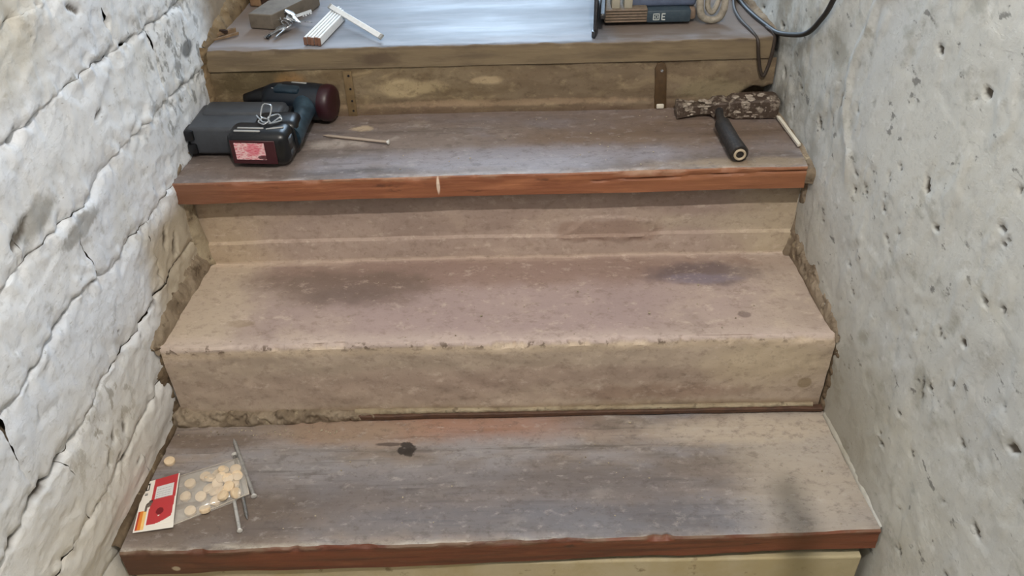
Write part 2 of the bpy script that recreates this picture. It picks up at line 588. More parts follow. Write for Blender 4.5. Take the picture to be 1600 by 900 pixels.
# tread: cool violet grey dust in the middle, cream ends, dark stains at the back
tr = m.mul(m.axis(2, 0.155, 0.165), m.axis(2, 0.176, 0.168))
m.mix(m.mul(tr, m.spot((0.0, 0.38, 0.166), (0.38, 0.13, 1), 0.9, 0.5, 7)), (140, 122, 116), 0.7)
m.mix(m.mul(tr, m.spot((0.0, 0.47, 0.166), (0.5, 0.05, 1), 0.9, 0.6, 12)), (118, 96, 82), 0.7)
m.mix(m.mul(tr, m.spot((-0.30, 0.43, 0.166), (0.17, 0.05, 1), 1.0, 1.2, 10, seed=3)), (98, 83, 72), 0.75)
m.mix(m.mul(tr, m.spot((-0.26, 0.40, 0.166), (0.06, 0.03, 1), 0.8, 0.8, 24, seed=5)), (96, 82, 74), 0.5)
m.mix(m.mul(tr, m.spot((0.37, 0.445, 0.166), (0.10, 0.032, 1), 0.8, 0.7, 22, seed=5)), (88, 76, 74), 0.8)
m.mix(m.mul(tr, m.spot((0.36, 0.43, 0.166), (0.06, 0.014, 1), 0.8, 0.7, 30, seed=5)), (116, 107, 112), 0.6)
m.mix(m.mul(tr, m.spot((0.415, 0.329, 0.166), (0.011, 0.009, 1), 0.4, 0.4, 60, seed=5)), (104, 90, 82), 0.8)
m.mix(m.mul(tr, m.spot((-0.439, 0.328, 0.166), (0.022, 0.009, 1), 0.6, 0.6, 60, seed=5)), (118, 102, 84), 0.8)
m.mix(m.mul(tr, m.axis(0, -0.40, -0.48, 0.14, 12)), (164, 149, 126), 0.7)
m.mix(m.mul(tr, m.axis(0, 0.40, 0.50, 0.14, 12)), (158, 143, 124), 0.45)
m.mix(m.mul(tr, m.axis(1, 0.31, 0.27, 0.03, 16)), (172, 156, 142), 0.55)
# front face: sandy, stained low down, pale scratches
fr = m.mul(m.axis(1, 0.285, 0.27), m.axis(2, 0.163, 0.155))
m.mix(fr, (158, 142, 118), 0.55)
m.mix(m.mul(fr, m.spot((0.05, 0.26, 0.085), (0.42, 0.2, 0.022), 1.2, 0.9, 10, seed=2)), (136, 117, 101), 0.65)
m.mix(m.mul(fr, m.spot((0.25, 0.26, 0.045), (0.16, 0.2, 0.018), 1.0, 0.9, 16, seed=6)), (120, 97, 80), 0.65)
m.mix(m.mul(fr, m.spot((-0.2, 0.26, 0.055), (0.26, 0.2, 0.03), 1.2, 0.9, 12, seed=8)), (140, 121, 104), 0.6)
m.mix(m.mul(fr, m.spot((0.45, 0.26, 0.11), (0.1, 0.2, 0.05), 0.9, 0.7, 12, seed=11)), (166, 150, 122), 0.7)
m.mix(m.mul(fr, m.axis(2, 0.138, 0.152, 0.02, 30)), (172, 154, 128), 0.6)
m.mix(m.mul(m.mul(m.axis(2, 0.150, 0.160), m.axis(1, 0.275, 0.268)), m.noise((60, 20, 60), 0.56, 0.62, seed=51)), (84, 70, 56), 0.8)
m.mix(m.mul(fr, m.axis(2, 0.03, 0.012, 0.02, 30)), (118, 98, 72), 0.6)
m.mix(m.mul(fr, m.spot((0.519, 0.266, 0.06), (0.012, 0.1, 0.012), 0.3, 0.2, 60, seed=5)), (124, 108, 82), 0.8)
# riser under the middle tread
rs = m.mul(m.axis(1, 0.485, 0.494), m.axis(2, 0.166, 0.172))
m.mix(rs, (142, 122, 105), 0.5)
m.mix(m.mul(rs, m.spot((0.20, 0.5, 0.222), (0.09, 0.3, 0.022), 0.4, 0.8, 16, seed=3)), (122, 100, 84), 0.6)
m.mix(m.mul(rs, m.axis(0, -0.36, -0.50, 0.14, 12)), (162, 144, 114), 0.6)
m.mix(m.mul(rs, m.axis(0, 0.38, 0.50, 0.14, 12)), (162, 148, 118), 0.6)
m.mix(m.mul(rs, m.spot((0.40, 0.5, 0.232), (0.12, 0.3, 0.016), 0.9, 0.9, 24, seed=13)), (160, 146, 122), 0.45)
m.mix(m.mul(rs, m.axis(2, 0.175, 0.168, 0.006, 40)), (182, 164, 142), 0.8)
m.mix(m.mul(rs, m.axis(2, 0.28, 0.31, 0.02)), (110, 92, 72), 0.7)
mottle(m, (96, 80, 66), (184, 168, 148), 0.35, 0.35)
m.bump(m.raw(24, detail=8), 0.35, 0.006).bump(m.raw(160, detail=5), 0.3, 0.002)
m.roughmask(m.noise(9, 0.3, 0.7, seed=13), 0.6, 0.85)
CONC = m.m
GAIN = (1.0, 1.0, 1.0)
m = Mt('cream_concrete', (186, 174, 146), 0.85, spec=0.3)
m.mix(m.noise(8, 0.40, 0.66, seed=2), (172, 156, 118), 0.8)
m.mix(m.noise(40, 0.62, 0.72, seed=5), (120, 104, 78), 0.7)
m.mix(m.axis(0, 0.3, 0.55, 0.2), (176, 164, 130), 0.6)
m.bump(m.raw(30, detail=7), 0.3, 0.005)
CREAM = m.m
CEIL = plain('ceiling_plaster', (150, 146, 138), 0.9)

# ------------------------------------------------------------------ setting: walls
xL = lambda y: -0.582 + 0.07 * y
xR = lambda y: 0.580 - 0.09 * y
rng = random.Random(7)

JOINTS = [
    ([(-1.5, -0.36), (1.75, -0.36)], 0.2),
    ([(-1.5, -0.15), (1.75, -0.13)], 0.3),
    ([(-1.5, -0.02), (-0.3, -0.012), (0.1, -0.02), (1.75, -0.02)], 0.3),
    ([(-1.5, 0.10), (-0.119, 0.109), (-0.093, 0.108), (-0.049, 0.104), (0.05, 0.10), (0.3, 0.112), (1.75, 0.105)], 0.55),
    ([(-1.5, 0.22), (-0.178, 0.217), (-0.128, 0.224), (-0.09, 0.232), (-0.037, 0.225), (0.059, 0.228), (0.122, 0.242), (0.197, 0.238), (0.266, 0.231), (0.323, 0.238), (0.439, 0.239), (0.513, 0.230), (1.75, 0.235)], 1.0),
    ([(-1.5, 0.36), (-0.068, 0.362), (0.024, 0.369), (0.112, 0.382), (0.176, 0.377), (0.232, 0.356), (0.331, 0.359), (0.392, 0.355), (1.75, 0.36)], 0.45),
    ([(-1.5, 0.48), (0.015, 0.485), (0.084, 0.487), (0.173, 0.481), (0.241, 0.470), (0.286, 0.489), (0.351, 0.489), (0.481, 0.482), (0.55, 0.482), (0.649, 0.472), (0.707, 0.471), (1.75, 0.475)], 1.0),
    ([(-1.5, 0.62), (0.19, 0.623), (0.247, 0.621), (0.339, 0.621), (0.376, 0.616), (0.504, 0.606), (0.619, 0.601), (0.688, 0.596), (1.75, 0.60)], 0.5),
]
z = 0.74
while z < 2.75:
    JOINTS.append(([(-1.5, z), (1.75, z - 0.01)], 0.5))
    z += 0.145
BREAKS = {0: [-1.0, -0.4, 0.2, 0.9], 1: [-1.2, -0.6, -0.1, 0.4, 1.1], 2: [-0.9, -0.3, 0.14, 0.5, 1.2], 3: [-1.1, -0.5, -0.02, 0.31, 0.8, 1.3],
          4: [-0.9, -0.45, -0.075, 0.36, 0.72, 1.2], 5: [-1.1, -0.5, -0.16, 0.20, 0.62, 1.1], 6: [-0.8, -0.35, 0.065, 0.53, 0.9, 1.3], 7: [-1.0, -0.4, 0.06, 0.43, 0.80, 1.2]}


def jz(k, y):
    p = JOINTS[k][0]
    b = np.interp(y, [q[0] for q in p], [q[1] for q in p])
    return b + 0.0035 * fbm(np.asarray(y) * 22, k * 7.1, 0.3, 4, 5)


wallL = mesh('wall_left', [(xL(-1.5) - 0.02, -1.5, -0.36), (xL(1.75) - 0.02, 1.75, -0.36), (xL(1.75) - 0.02, 1.75, 2.7), (xL(-1.5) - 0.02, -1.5, 2.7),
                           (xL(-1.5) - 0.25, -1.5, -0.36), (xL(1.75) - 0.25, 1.75, -0.36), (xL(1.75) - 0.25, 1.75, 2.7), (xL(-1.5) - 0.25, -1.5, 2.7)],
             [(0, 1, 2, 3), (7, 6, 5, 4), (0, 4, 5, 1), (1, 5, 6, 2), (2, 6, 7, 3), (3, 7, 4, 0)], MORT, smooth=False)
tag(wallL, 'left stairwell wall of large whitewashed stone blocks with open cracked joints', 'wall', kind='structure')

pitsL = [(rng.uniform(-0.35, 0.95), rng.uniform(-0.05, 0.85), rng.uniform(0.003, 0.008), rng.uniform(0.0015, 0.0035), rng.uniform(-0.9, 0.9)) for _ in range(45)]
pitsL += [(0.352, 0.703, 0.020, 0.006, -0.6), (0.06, 0.135, 0.010, 0.005, 0.9), (0.09, 0.155, 0.013, 0.006, 1.0), (0.12, 0.14, 0.013, 0.006, 1.0), (0.10, 0.10, 0.012, 0.005, 0.9),
          (0.085, 0.115, 0.010, 0.004, 0.7), (0.33, 0.56, 0.018, 0.005, 0.2), (0.08, 0.52, 0.03, 0.008, 0.3), (0.42, 0.27, 0.02, 0.008, 0.9), (0.40, 0.30, 0.02, 0.007, 1.2), (-0.02, 0.31, 0.03, 0.002, 1.4)]
pitsR = [(rng.uniform(-0.35, 0.95), rng.uniform(-0.05, 0.85), rng.uniform(0.003, 0.009), rng.uniform(0.002, 0.004), rng.uniform(-0.4, 1.2)) for _ in range(120)]
pitsR += [(0.161, 0.514, 0.011, 0.006, 1.1), (0.215, 0.674, 0.007, 0.005, 0.6), (0.104, 0.669, 0.009, 0.006, 0.6), (-0.004, 0.39, 0.006, 0.005, 0), (0.04, 0.27, 0.018, 0.003, 1.3), (0.011, 0.168, 0.008, 0.003, 0.8),
          (0.431, 0.506, 0.016, 0.004, 2.0), (0.494, 0.436, 0.014, 0.004, 1.1), (0.671, 0.445, 0.011, 0.005, 1.0), (-0.061, 0.273, 0.008, 0.003, 0.4), (-0.142, 0.201, 0.010, 0.004, 0.5), (-0.139, 0.349, 0.012, 0.006, -0.6),
          (0.115, 0.479, 0.006, 0.004, 0), (0.50, 0.50, 0.012, 0.003, 1.0), (0.45, 0.46, 0.010, 0.003, 1.1), (0.34, 0.43, 0.010, 0.003, 0.2), (0.3, 0.42, 0.012, 0.003, 0.3)]


def pits(y, z, plist, depth=0.0045):
    d = np.zeros_like(y)
    for (py, pz, a, b, th) in plist:
        msk = (np.abs(y - py) < a * 2.2) & (np.abs(z - pz) < a * 2.2)
        if not msk.any():
            continue
        dy, dz = y[msk] - py, z[msk] - pz
        u = dy * math.cos(th) + dz * math.sin(th)
        v = -dy * math.sin(th) + dz * math.cos(th)
        q = np.sqrt((u / a) ** 2 + (v / b) ** 2) + 0.35 * vnoise(dy * 300, dz * 300, py * 50, 3)
        d[msk] = np.maximum(d[msk], sstep(1.25, 0.5, q) * min(1.0, b / 0.004))
    return d


def warp(n):
    t = np.linspace(0, 1, n)
    e = np.array([0.0, 0.012, 0.03])
    return np.unique(np.concatenate([t, e, 1 - e]))


for k in range(len(JOINTS) - 1):
    br = BREAKS.get(k) or [-1.15 + 0.55 * (k % 2) / 2 + 0.62 * i for i in range(5)]
    ys = [-1.5] + br + [1.75]
    for i in range(len(ys) - 1):
        a, b = ys[i], ys[i + 1]
        vis = b > -0.42 and a < 1.05 and 1 < k < 9
        st = 0.0042 if vis else 0.03
        uu = warp(max(6, int((b - a) / st)))
        vv = warp(max(5, int(0.125 / st)))
        U, V = np.meshgrid(uu, vv, indexing='ij')
        zc = np.interp(0.5 * (a + b), [q[0] for q in JOINTS[k][0]], [q[1] for q in JOINTS[k][0]]) + V * 0.12
        ya = a + (0.012 * fbm(zc * 16, a * 9, 1.7, 4, 9) if i > 0 else 0)
        yb = b + (0.012 * fbm(zc * 16, b * 9, 1.7, 4, 9) if i < len(ys) - 2 else 0)
        Yg = ya + (yb - ya) * U
        lo, hi = jz(k, Yg), jz(k + 1, Yg)
        Zg = lo + (hi - lo) * V
        # distance to the four joints, each with its own openness
        op = lambda kk: JOINTS[kk][1] * (0.12 + 0.88 * sstep(-0.35, 0.45, fbm(Yg * 7, kk * 3.3, 0.7, 3, 21)))
        wid = lambda o_: 0.0035 + 0.011 * o_
        ol, oh = op(k), op(k + 1)
        ov = 0.35 * sstep(-0.2, 0.5, fbm(Zg * 14, Yg * 3, 2.2, 3, 31))
        jig = 0.0035 * fbm(Yg * 60, Zg * 60, k, 3, 44) + 0.006 * np.maximum(0, fbm(Yg * 26, Zg * 30, k, 3, 45) - 0.2)
        dl = np.maximum(0, 1 - np.maximum(0, Zg - lo + jig) / wid(ol)) ** 1.6 * ol
        dh = np.maximum(0, 1 - np.maximum(0, hi - Zg + jig) / wid(oh)) ** 1.6 * oh
        dv = np.maximum(0, 1 - np.maximum(0, np.minimum(Yg - ya, yb - Yg) + jig) / 0.007) ** 1.6 * ov
        fall = np.maximum(np.maximum(dl, dh), dv)
        fall = fall * np.clip(0.72 + 0.75 * fbm(Yg * 42, Zg * 66, 6.0, 4, 52), 0.12, 1.25)
        rough = 0.0022 * fbm(Yg * 6, Zg * 7, k * 2.0, 3, 11) + 0.0006 * fbm(Yg * 34, Zg * 40, 3.0, 3, 13) + 0.0007 * fbm(Yg * 90, Zg * 100, 3.0, 2, 14) - 0.0016 * sstep(0.30, 0.42, fbm(Yg * 16, Zg * 26, 4.0, 4, 19))
        near = np.exp(-np.minimum(Zg - lo, hi - Zg) / 0.018)
        rough += near * 0.0052 * fbm(Yg * 55, Zg * 55, 5.0, 4, 15)
        pt = pits(Yg, Zg, pitsL, 0.004) if vis else 0 * Yg
        bulge = 0.003 * (1 - (2 * V - 1) ** 8)
        X = xL(Yg) + bulge + rough - 0.009 * sstep(0.06, 0.01, Zg) - 0.016 * fall - 0.0045 * pt
        dirt = np.clip(fall * 1.15 + 0.75 * pt + 0.25 * near * (fbm(Yg * 40, Zg * 40, 8.0, 3, 3) > 0.25), 0, 1)
        nu, nv = Yg.shape
        verts = np.stack([X, Yg, Zg], -1).reshape(-1, 3)
        mesh('stone', verts, gridfaces(nu, nv), LW, wallL, attr={'dirt': dirt})

# right wall: one rough skin of render
yy = np.unique(np.concatenate([np.linspace(-1.5, -0.4, 24), np.arange(-0.4, 1.0, 0.0045), np.linspace(1.0, 1.75, 20)]))
zz = np.unique(np.concatenate([np.linspace(-0.36, -0.08, 10), np.arange(-0.08, 0.86, 0.0045), np.linspace(0.86, 2.7, 40)]))
Yg, Zg = np.meshgrid(yy, zz, indexing='ij')
vis = (Yg > -0.4) & (Yg < 1.0) & (Zg < 0.86)
pt = pits(Yg, Zg, pitsR)
ru = 0.0045 * fbm(Yg * 3, Zg * 3.4, 1.0, 3, 61) + 0.0010 * fbm(Yg * 22 + 0.4 * Zg * 22, Zg * 15, 2.0, 4, 63)
ru += 0.0016 * sstep(0.25, 0.6, fbm(Yg * 30, Zg * 12, 4.0, 4, 67)) - 0.0012 * sstep(0.25, 0.6, fbm(Yg * 26, Zg * 14, 9.0, 4, 69))
ridge = np.exp(-((Yg - (0.385 + 0.04 * np.sin(Zg * 14) + 0.012 * fbm(Zg * 18, 0, 0, 3, 2))) / 0.010) ** 2) * sstep(0.38, 0.46, Zg)
X = xR(Yg) - ru - 0.006 * ridge + 0.005 * pt
wallR = mesh('wall_right', np.stack([X, Yg, Zg], -1).reshape(-1, 3), gridfaces(len(yy), len(zz), flip=True), RW, attr={'dirt': np.clip(pt, 0, 1)})
tag(wallR, 'right stairwell wall of rough grey-white render with small dark pits', 'wall', kind='structure')

# end of the landing: wall with an open doorway for the daylight; ceiling; lower floor
bm = bmesh.new()
box(bm, (-0.60, 2.25, 1.3), (0.40, 0.12, 2.8))
box(bm, (0.62, 2.25, 1.3), (0.44, 0.12, 2.8))
box(bm, (0.0, 2.25, 2.55), (0.82, 0.12, 0.3))
tag(frombm('wall_back', bm, CEIL), 'wall at the end of the landing with an open doorway', 'wall', kind='structure')
bm = bmesh.new()
box(bm, (0, 0.4, 2.74), (1.7, 3.9, 0.08))
tag(frombm('ceiling', bm, CEIL), 'plain plaster ceiling over the stairwell', 'ceiling', kind='structure')
bm = bmesh.new()
box(bm, (0, -0.82, -0.40), (1.35, 1.36, 0.08))
tag(frombm('floor', bm, CREAM), 'concrete floor at the foot of the stairs', 'floor', kind='structure')

# ------------------------------------------------------------------ setting: the stair
# landing plank
prof = dens([(0.703, 0.458, 1), (0.703, 0.4965, 1, 0.004), (0.7045, 0.498, 0, 0.004), (2.2, 0.498, 2, 2), (2.2, 0.458, 2, 2)], 0.012)
prof = [p for p in prof if p[0] < 1.2 or abs(p[0] * 12 - round(p[0] * 12)) < 0.13]


def d4(X, Y, Z):
    fr = (Y < 0.7035)
    n = fbm(X * 9, Z * 30, 0, 4, 81)
    wear = np.exp(-((Z - 0.498) ** 2 + (Y - 0.703) ** 2) / 0.004 ** 2)
    Y = Y + np.where(Y < 0.72, 0.0012 * n, 0) + wear * 0.0012 * fbm(X * 60, 0, 0, 3, 3) - 0.006 * np.exp(-((X + 0.01) / 0.25) ** 2) * 0
    top = Z > 0.49
    Z = Z + np.where(top, 0.0010 * fbm(X * 6, Y * 20, 0, 4, 85) - wear * 0.0015 * (1 + fbm(X * 40, 1, 0, 3, 4)) + 0.002 * X, 0.002 * X)
    return X, Y, Z


LXL = lambda y: np.interp(y, [0.70, 0.95, 2.2], [-0.525, -0.512, -0.44])
LXR = lambda y: np.interp(y, [0.70, 0.90, 2.2], [0.505, 0.495, 0.385])
land = loft('floor', LXL, LXR, prof, 150, [T4TOP, T4EDGE, UNDER], d4)
tag(land, 'worn blue-grey landing board with a brown front edge at the top of the stairs', 'floor', kind='structure')

# riser below the landing, with a dark missing corner on the right
xs = np.unique(np.concatenate([np.linspace(-0.54, 0.515, 150)]))
zs = np.linspace(0.345, 0.4585, 34)
Xg, Zg = np.meshgrid(xs, zs, indexing='ij')
hole = sstep(0, 1, (Xg - 0.462 + 0.012 * fbm(Zg * 40, 0, 0, 3, 5)) / 0.012) * sstep(0, 1, (0.408 + 0.008 * fbm(Xg * 40, 0, 0, 3, 7) - Zg) / 0.008)
Yg = 0.7065 + 0.0022 * fbm(Xg * 12, Zg * 20, 0, 4, 91) - 0.0012 * sstep(0.1, 0.3, fbm(Xg * 16, Zg * 22, 3, 4, 93)) + 0.05 * hole - 0.003 * sstep(0.385, 0.372, Zg)
o = mesh('riser', np.stack([Xg, Yg, Zg], -1).reshape(-1, 3), gridfaces(len(xs), len(zs)), R3)
tag(o, 'stained brown riser under the landing board with a dark missing corner at the right', 'riser', kind='structure')

# middle tread plank
prof = dens([(0.471, 0.322, 1), (0.471, 0.361, 1, 0.003), (0.473, 0.363, 0, 0.003), (0.49, 0.363, 0, 0.010), (0.704, 0.363, 2, 0.2), (0.704, 0.327, 2, 0.06)], 0.003)


def d3(X, Y, Z):
    front = Y < 0.48
    ed = np.exp(-((Z - 0.363) ** 2 + (Y - 0.471) ** 2) / 0.005 ** 2)
    chip = np.maximum(0, fbm(X * 26, 0, 0, 4, 101) - 0.15)
    crack = np.exp(-((Z - (0.3435 + 0.012 * np.clip((X - 0.12) / 0.4, 0, 1) + 0.0012 * fbm(X * 14, 0, 0, 3, 6))) / 0.0013) ** 2) * sstep(0.12, 0.2, X) * front
    Y = Y + np.where(Y < 0.485, 0.0014 * fbm(X * 8, Z * 40, 0, 4, 103), 0) + ed * 0.006 * chip + 0.006 * crack
    Zt = 0.0013 * fbm(X * 6, Y * 18, 0, 4, 105) - ed * 0.004 * chip
    Zb = 0.0045 * X - 0.001 * fbm(X * 8, 3, 0, 3, 6) * front
    Z = Z + np.where(Z > 0.35, 0.0075 * X * np.where(Y < 0.6, 1, 0.3) + Zt, Zb)
    return X, Y, Z


t = thing('stair_tread', 'middle wooden stair plank with an orange bare front edge, under the drill', 'stair tread', (0, 0, 0))
loft('board', lambda y: np.interp(y, [0.47, 0.71], [-0.553, -0.547]), lambda y: np.interp(y, [0.47, 0.71], [0.524, 0.532]), prof, 260, [T3TOP, T3EDGE, UNDER], d3, t)

# lower tread plank
prof = dens([(0.0, -0.047, 1), (0.0, -0.003, 1, 0.003), (0.003, 0.0, 0, 0.003), (0.02, 0.0, 0, 0.006), (0.266, 0.0, 2, 0.2), (0.266, -0.045, 2, 0.06)], 0.003)


def d1(X, Y, Z):
    front = Y < 0.02
    ed = np.exp(-((Z) ** 2 + (Y) ** 2) / 0.007 ** 2)
    chip = np.maximum(0, fbm(X * 24, 0, 0, 4, 111) - 0.1)
    c1 = np.exp(-((Y - (0.195 + 0.02 * (X + 0.5) + 0.002 * fbm(X * 20, 0, 0, 3, 8))) / 0.0022) ** 2) * sstep(-0.43, -0.52, X)
    c2 = np.exp(-((Y - (0.108 + 0.002 * fbm(X * 20, 0, 0, 3, 9))) / 0.0025) ** 2) * sstep(-0.22, -0.18, X) * sstep(0.03, -0.02, X)
    Yn = Y + np.where(Y < 0.03, 0.014 * X + 0.0022 * fbm(X * 7, Z * 30, 0, 4, 113), 0) + ed * 0.008 * chip
    Zt = 0.0016 * fbm(X * 6, Y * 16, 0, 4, 115) - ed * 0.005 * chip - 0.007 * (c1 + 0.4 * c2)
    Zb = np.where(front, 0.012 * X + 0.002 * fbm(X * 6, 2, 0, 3, 6), 0)
    return X, Yn, Z + np.where(Z > -0.012, Zt, Zb)


t = thing('stair_tread', 'lowest wooden stair plank with a dark brown front edge, under the bag of plugs', 'stair tread', (0, 0, 0))
loft('board', lambda y: np.interp(y, [0.0, 0.27], [-0.577, -0.572]), lambda y: np.interp(y, [0.0, 0.27], [0.575, 0.560]), prof, 280, [T1TOP, T1EDGE, UNDER], d1, t)

# concrete step: front, tread and the riser above it in one casting
prof = dens([(0.267, -0.06, 0), (0.267, 0.162, 0, 0.003), (0.2700, 0.166, 0, 0.003), (0.285, 0.166, 0, 0.006), (0.497, 0.166, 0, 0.004), (0.503, 0.169, 0, 0.005), (0.507, 0.209, 0, 0.004), (0.512, 0.213, 0, 0.003), (0.516, 0.318, 1, 0.1), (0.70, 0.318, 1, 0.1), (0.70, -0.06, 1, 0.1)], 0.006)


def d2(X, Y, Z):
    fr = Y < 0.275
    ed = np.exp(-((Z - 0.166) ** 2 + (Y - 0.267) ** 2) / 0.007 ** 2)
    chip = np.maximum(0, fbm(X * 30, 0, 0, 4, 121) - 0.05) + 0.6 * np.maximum(0, fbm(X * 110, Z * 50, 0, 3, 122) - 0.25)
    top = (Z > 0.155) & (Z < 0.168)
    rs = (Y > 0.499) & (Z > 0.166) & (Y < 0.6)
    tilt = -0.003 * X
    sag = 0.0035 * np.exp(-((X + 0.0) / 0.3) ** 2)
    Yn = Y + np.where(fr, 0.0035 * fbm(X * 5, Z * 9, 0, 4, 123) + 0.0012 * fbm(X * 40, Z * 40, 0, 3, 125), 0) + ed * 0.008 * chip
    low = sstep(0.216, 0.208, Z + 0.004 * fbm(X * 6, 0, 0, 3, 2))
    patch = sstep(1.05, 0.95, np.sqrt(((X - 0.20) / 0.085) ** 2 + ((Z - 0.222) / 0.022) ** 2) + 0.35 * fbm(X * 22, Z * 30, 0, 3, 4))
    Yn = Yn + np.where(rs, -0.001 * low - 0.003 * patch + 0.0028 * fbm(X * 8, Z * 14, 0, 4, 127), 0)
    Zn = Z + np.where(top, 0.0022 * fbm(X * 5, Y * 8, 0, 4, 129) + tilt, 0) - ed * (0.006 * chip) + np.where(fr & (Z > 0.1), tilt * Z / 0.166, 0)
    return X, Yn, Zn


o = loft('concrete_step', lambda y: np.interp(y, [0.267, 0.50, 0.7], [-0.556, -0.553, -0.553]), lambda y: np.interp(y, [0.267, 0.5, 0.7], [0.553, 0.536, 0.536]), prof, 260, [CONC, MORTD], d2)
tag(o, 'dusty concrete step with dark stains, between the two wooden planks', 'step', kind='structure')

# riser under the lowest plank and one more step towards the camera
bm = bmesh.new()
box(bm, (-0.009, 0.135, -0.208), (1.134, 0.262, 0.300), 0.003)
box(bm, (0, -0.07, -0.265), (1.22, 0.24, 0.19), 0.006)
o = frombm('concrete_step', bm, CREAM)
tag(o, 'cream concrete riser just visible below the lowest plank', 'step', kind='structure')


# lumpy mortar along the edges: a swept band between two 3d lines
def fillet(pa, pb, n, m, amp, sc, bulge, nrm, mat, seed, label):
    pa, pb = np.array(catmull(pa, 12)), np.array(catmull(pb, 12))
    ta = np.linspace(0, len(pa) - 1, n)
    A = np.stack([np.interp(ta, np.arange(len(pa)), pa[:, i]) for i in range(3)], 1)
    ta = np.linspace(0, len(pb) - 1, n)
    B = np.stack([np.interp(ta, np.arange(len(pb)), pb[:, i]) for i in range(3)], 1)
    v = np.linspace(0, 1, m)
    P = A[:, None, :] * (1 - v)[None, :, None] + B[:, None, :] * v[None, :, None]
    env = np.sin(np.pi * v) ** 0.6
    h = env[None] * (bulge + amp * fbm(P[..., 0] * sc, P[..., 1] * sc, P[..., 2] * sc, 4, seed)) - 0.006 * (1 - env[None])
    # raggedness of the two borders
    w = 0.35 * amp * fbm(P[..., 0] * sc * 1.3 + 9, P[..., 1] * sc * 1.3, P[..., 2] * sc * 1.3, 3, seed + 5)
    P = P + h[..., None] * np.array(nrm)[None, None] + (w * env[None])[..., None] * np.array((0.3, 0.5, 0.6))
    o = mesh('mortar_fillet', P.reshape(-1, 3), gridfaces(n, m), mat)
    return tag(o, label, 'mortar', kind='structure')


# left: sloping band beside the concrete tread, then up the corner, and down the front corner
fillet([(-0.580, 0.245, 0.205), (-0.572, 0.32, 0.226), (-0.566, 0.40, 0.232), (-0.56, 0.50, 0.226)],
       [(-0.553, 0.258, 0.162), (-0.545, 0.32, 0.166), (-0.535, 0.42, 0.166), (-0.528, 0.502, 0.168)], 140, 20, 0.0055, 56, 0.003, (0.7, -0.1, 0.7), MORT, 3,
       'brown mortar slope between the left wall and the concrete step')
fillet([(-0.572, 0.470, 0.19), (-0.572, 0.468, 0.24), (-0.574, 0.468, 0.33)], [(-0.515, 0.504, 0.165), (-0.53, 0.504, 0.24), (-0.535, 0.504, 0.325)], 50, 16, 0.008, 30, 0.004, (0.7, -0.7, 0), CREAMM, 13,
       'yellowish mortar in the left corner under the middle plank')
fillet([(-0.586, 0.240, 0.0), (-0.588, 0.236, 0.08), (-0.584, 0.24, 0.15), (-0.580, 0.25, 0.20)], [(-0.552, 0.264, 0.0), (-0.556, 0.265, 0.06), (-0.553, 0.266, 0.12), (-0.550, 0.268, 0.165)], 90, 14, 0.012, 45, 0.002, (0.6, -0.8, 0), MORTD, 23,
       'crumbling dark mortar at the left end of the concrete step')
fillet([(-0.575, 0.246, 0.001), (-0.45, 0.246, 0.001), (-0.36, 0.25, 0.001), (-0.22, 0.256, 0.002)], [(-0.565, 0.266, 0.036), (-0.45, 0.266, 0.024), (-0.36, 0.266, 0.026), (-0.22, 0.266, 0.013)], 200, 16, 0.011, 60, 0.003, (0, -0.8, 0.6), MORT, 33,
       'lumpy mortar ledge along the foot of the concrete step at the left')
# right
fillet([(0.575, 0.25, 0.175), (0.562, 0.33, 0.205), (0.552, 0.42, 0.222), (0.548, 0.51, 0.25)], [(0.548, 0.262, 0.158), (0.541, 0.32, 0.165), (0.535, 0.42, 0.166), (0.528, 0.502, 0.168)], 140, 20, 0.0055, 62, 0.004, (-0.7, -0.1, 0.7), MORT, 43,
       'brown mortar band between the right wall and the concrete step')
fillet([(0.562, 0.472, 0.17), (0.560, 0.470, 0.24), (0.556, 0.47, 0.33)], [(0.518, 0.504, 0.166), (0.53, 0.504, 0.24), (0.53, 0.504, 0.325)], 50, 14, 0.009, 30, 0.003, (-0.7, -0.7, 0), MORT, 53,
       'mortar in the right corner under the middle plank')
fillet([(0.580, 0.25, 0.0), (0.578, 0.247, 0.08), (0.577, 0.245, 0.18)], [(0.551, 0.268, 0.0), (0.552, 0.268, 0.08), (0.550, 0.266, 0.165)], 90, 14, 0.012, 45, -0.003, (-0.6, -0.8, 0), MORTD, 63,
       'dark crumbling gap at the right end of the concrete step')
# beside the landing riser and the landing
fillet([(-0.549, 0.685, 0.36), (-0.545, 0.684, 0.43), (-0.537, 0.69, 0.51)], [(-0.518, 0.708, 0.36), (-0.52, 0.708, 0.43), (-0.516, 0.71, 0.50)], 80, 14, 0.005, 60, 0.001, (0.7, -0.7, 0), BROWNM, 73,
       'yellow-brown mortar at the left end of the landing riser')
fillet([(-0.542, 0.70, 0.515), (-0.532, 0.80, 0.535), (-0.52, 0.95, 0.56), (-0.50, 1.2, 0.58)], [(-0.520, 0.71, 0.498), (-0.505, 0.82, 0.498), (-0.495, 0.95, 0.498), (-0.475, 1.2, 0.498)], 120, 16, 0.0030, 60, 0.001, (0.7, 0, 0.7), BROWNM, 83,
       'brown mortar along the left side of the landing')
fillet([(0.528, 0.70, 0.50), (0.512, 0.85, 0.51), (0.48, 1.2, 0.51)], [(0.500, 0.71, 0.497), (0.487, 0.85, 0.497), (0.462, 1.2, 0.497)], 80, 10, 0.005, 34, 0.002, (-0.7, 0, 0.7), MORT, 93,
       'thin mortar line along the right side of the landing')
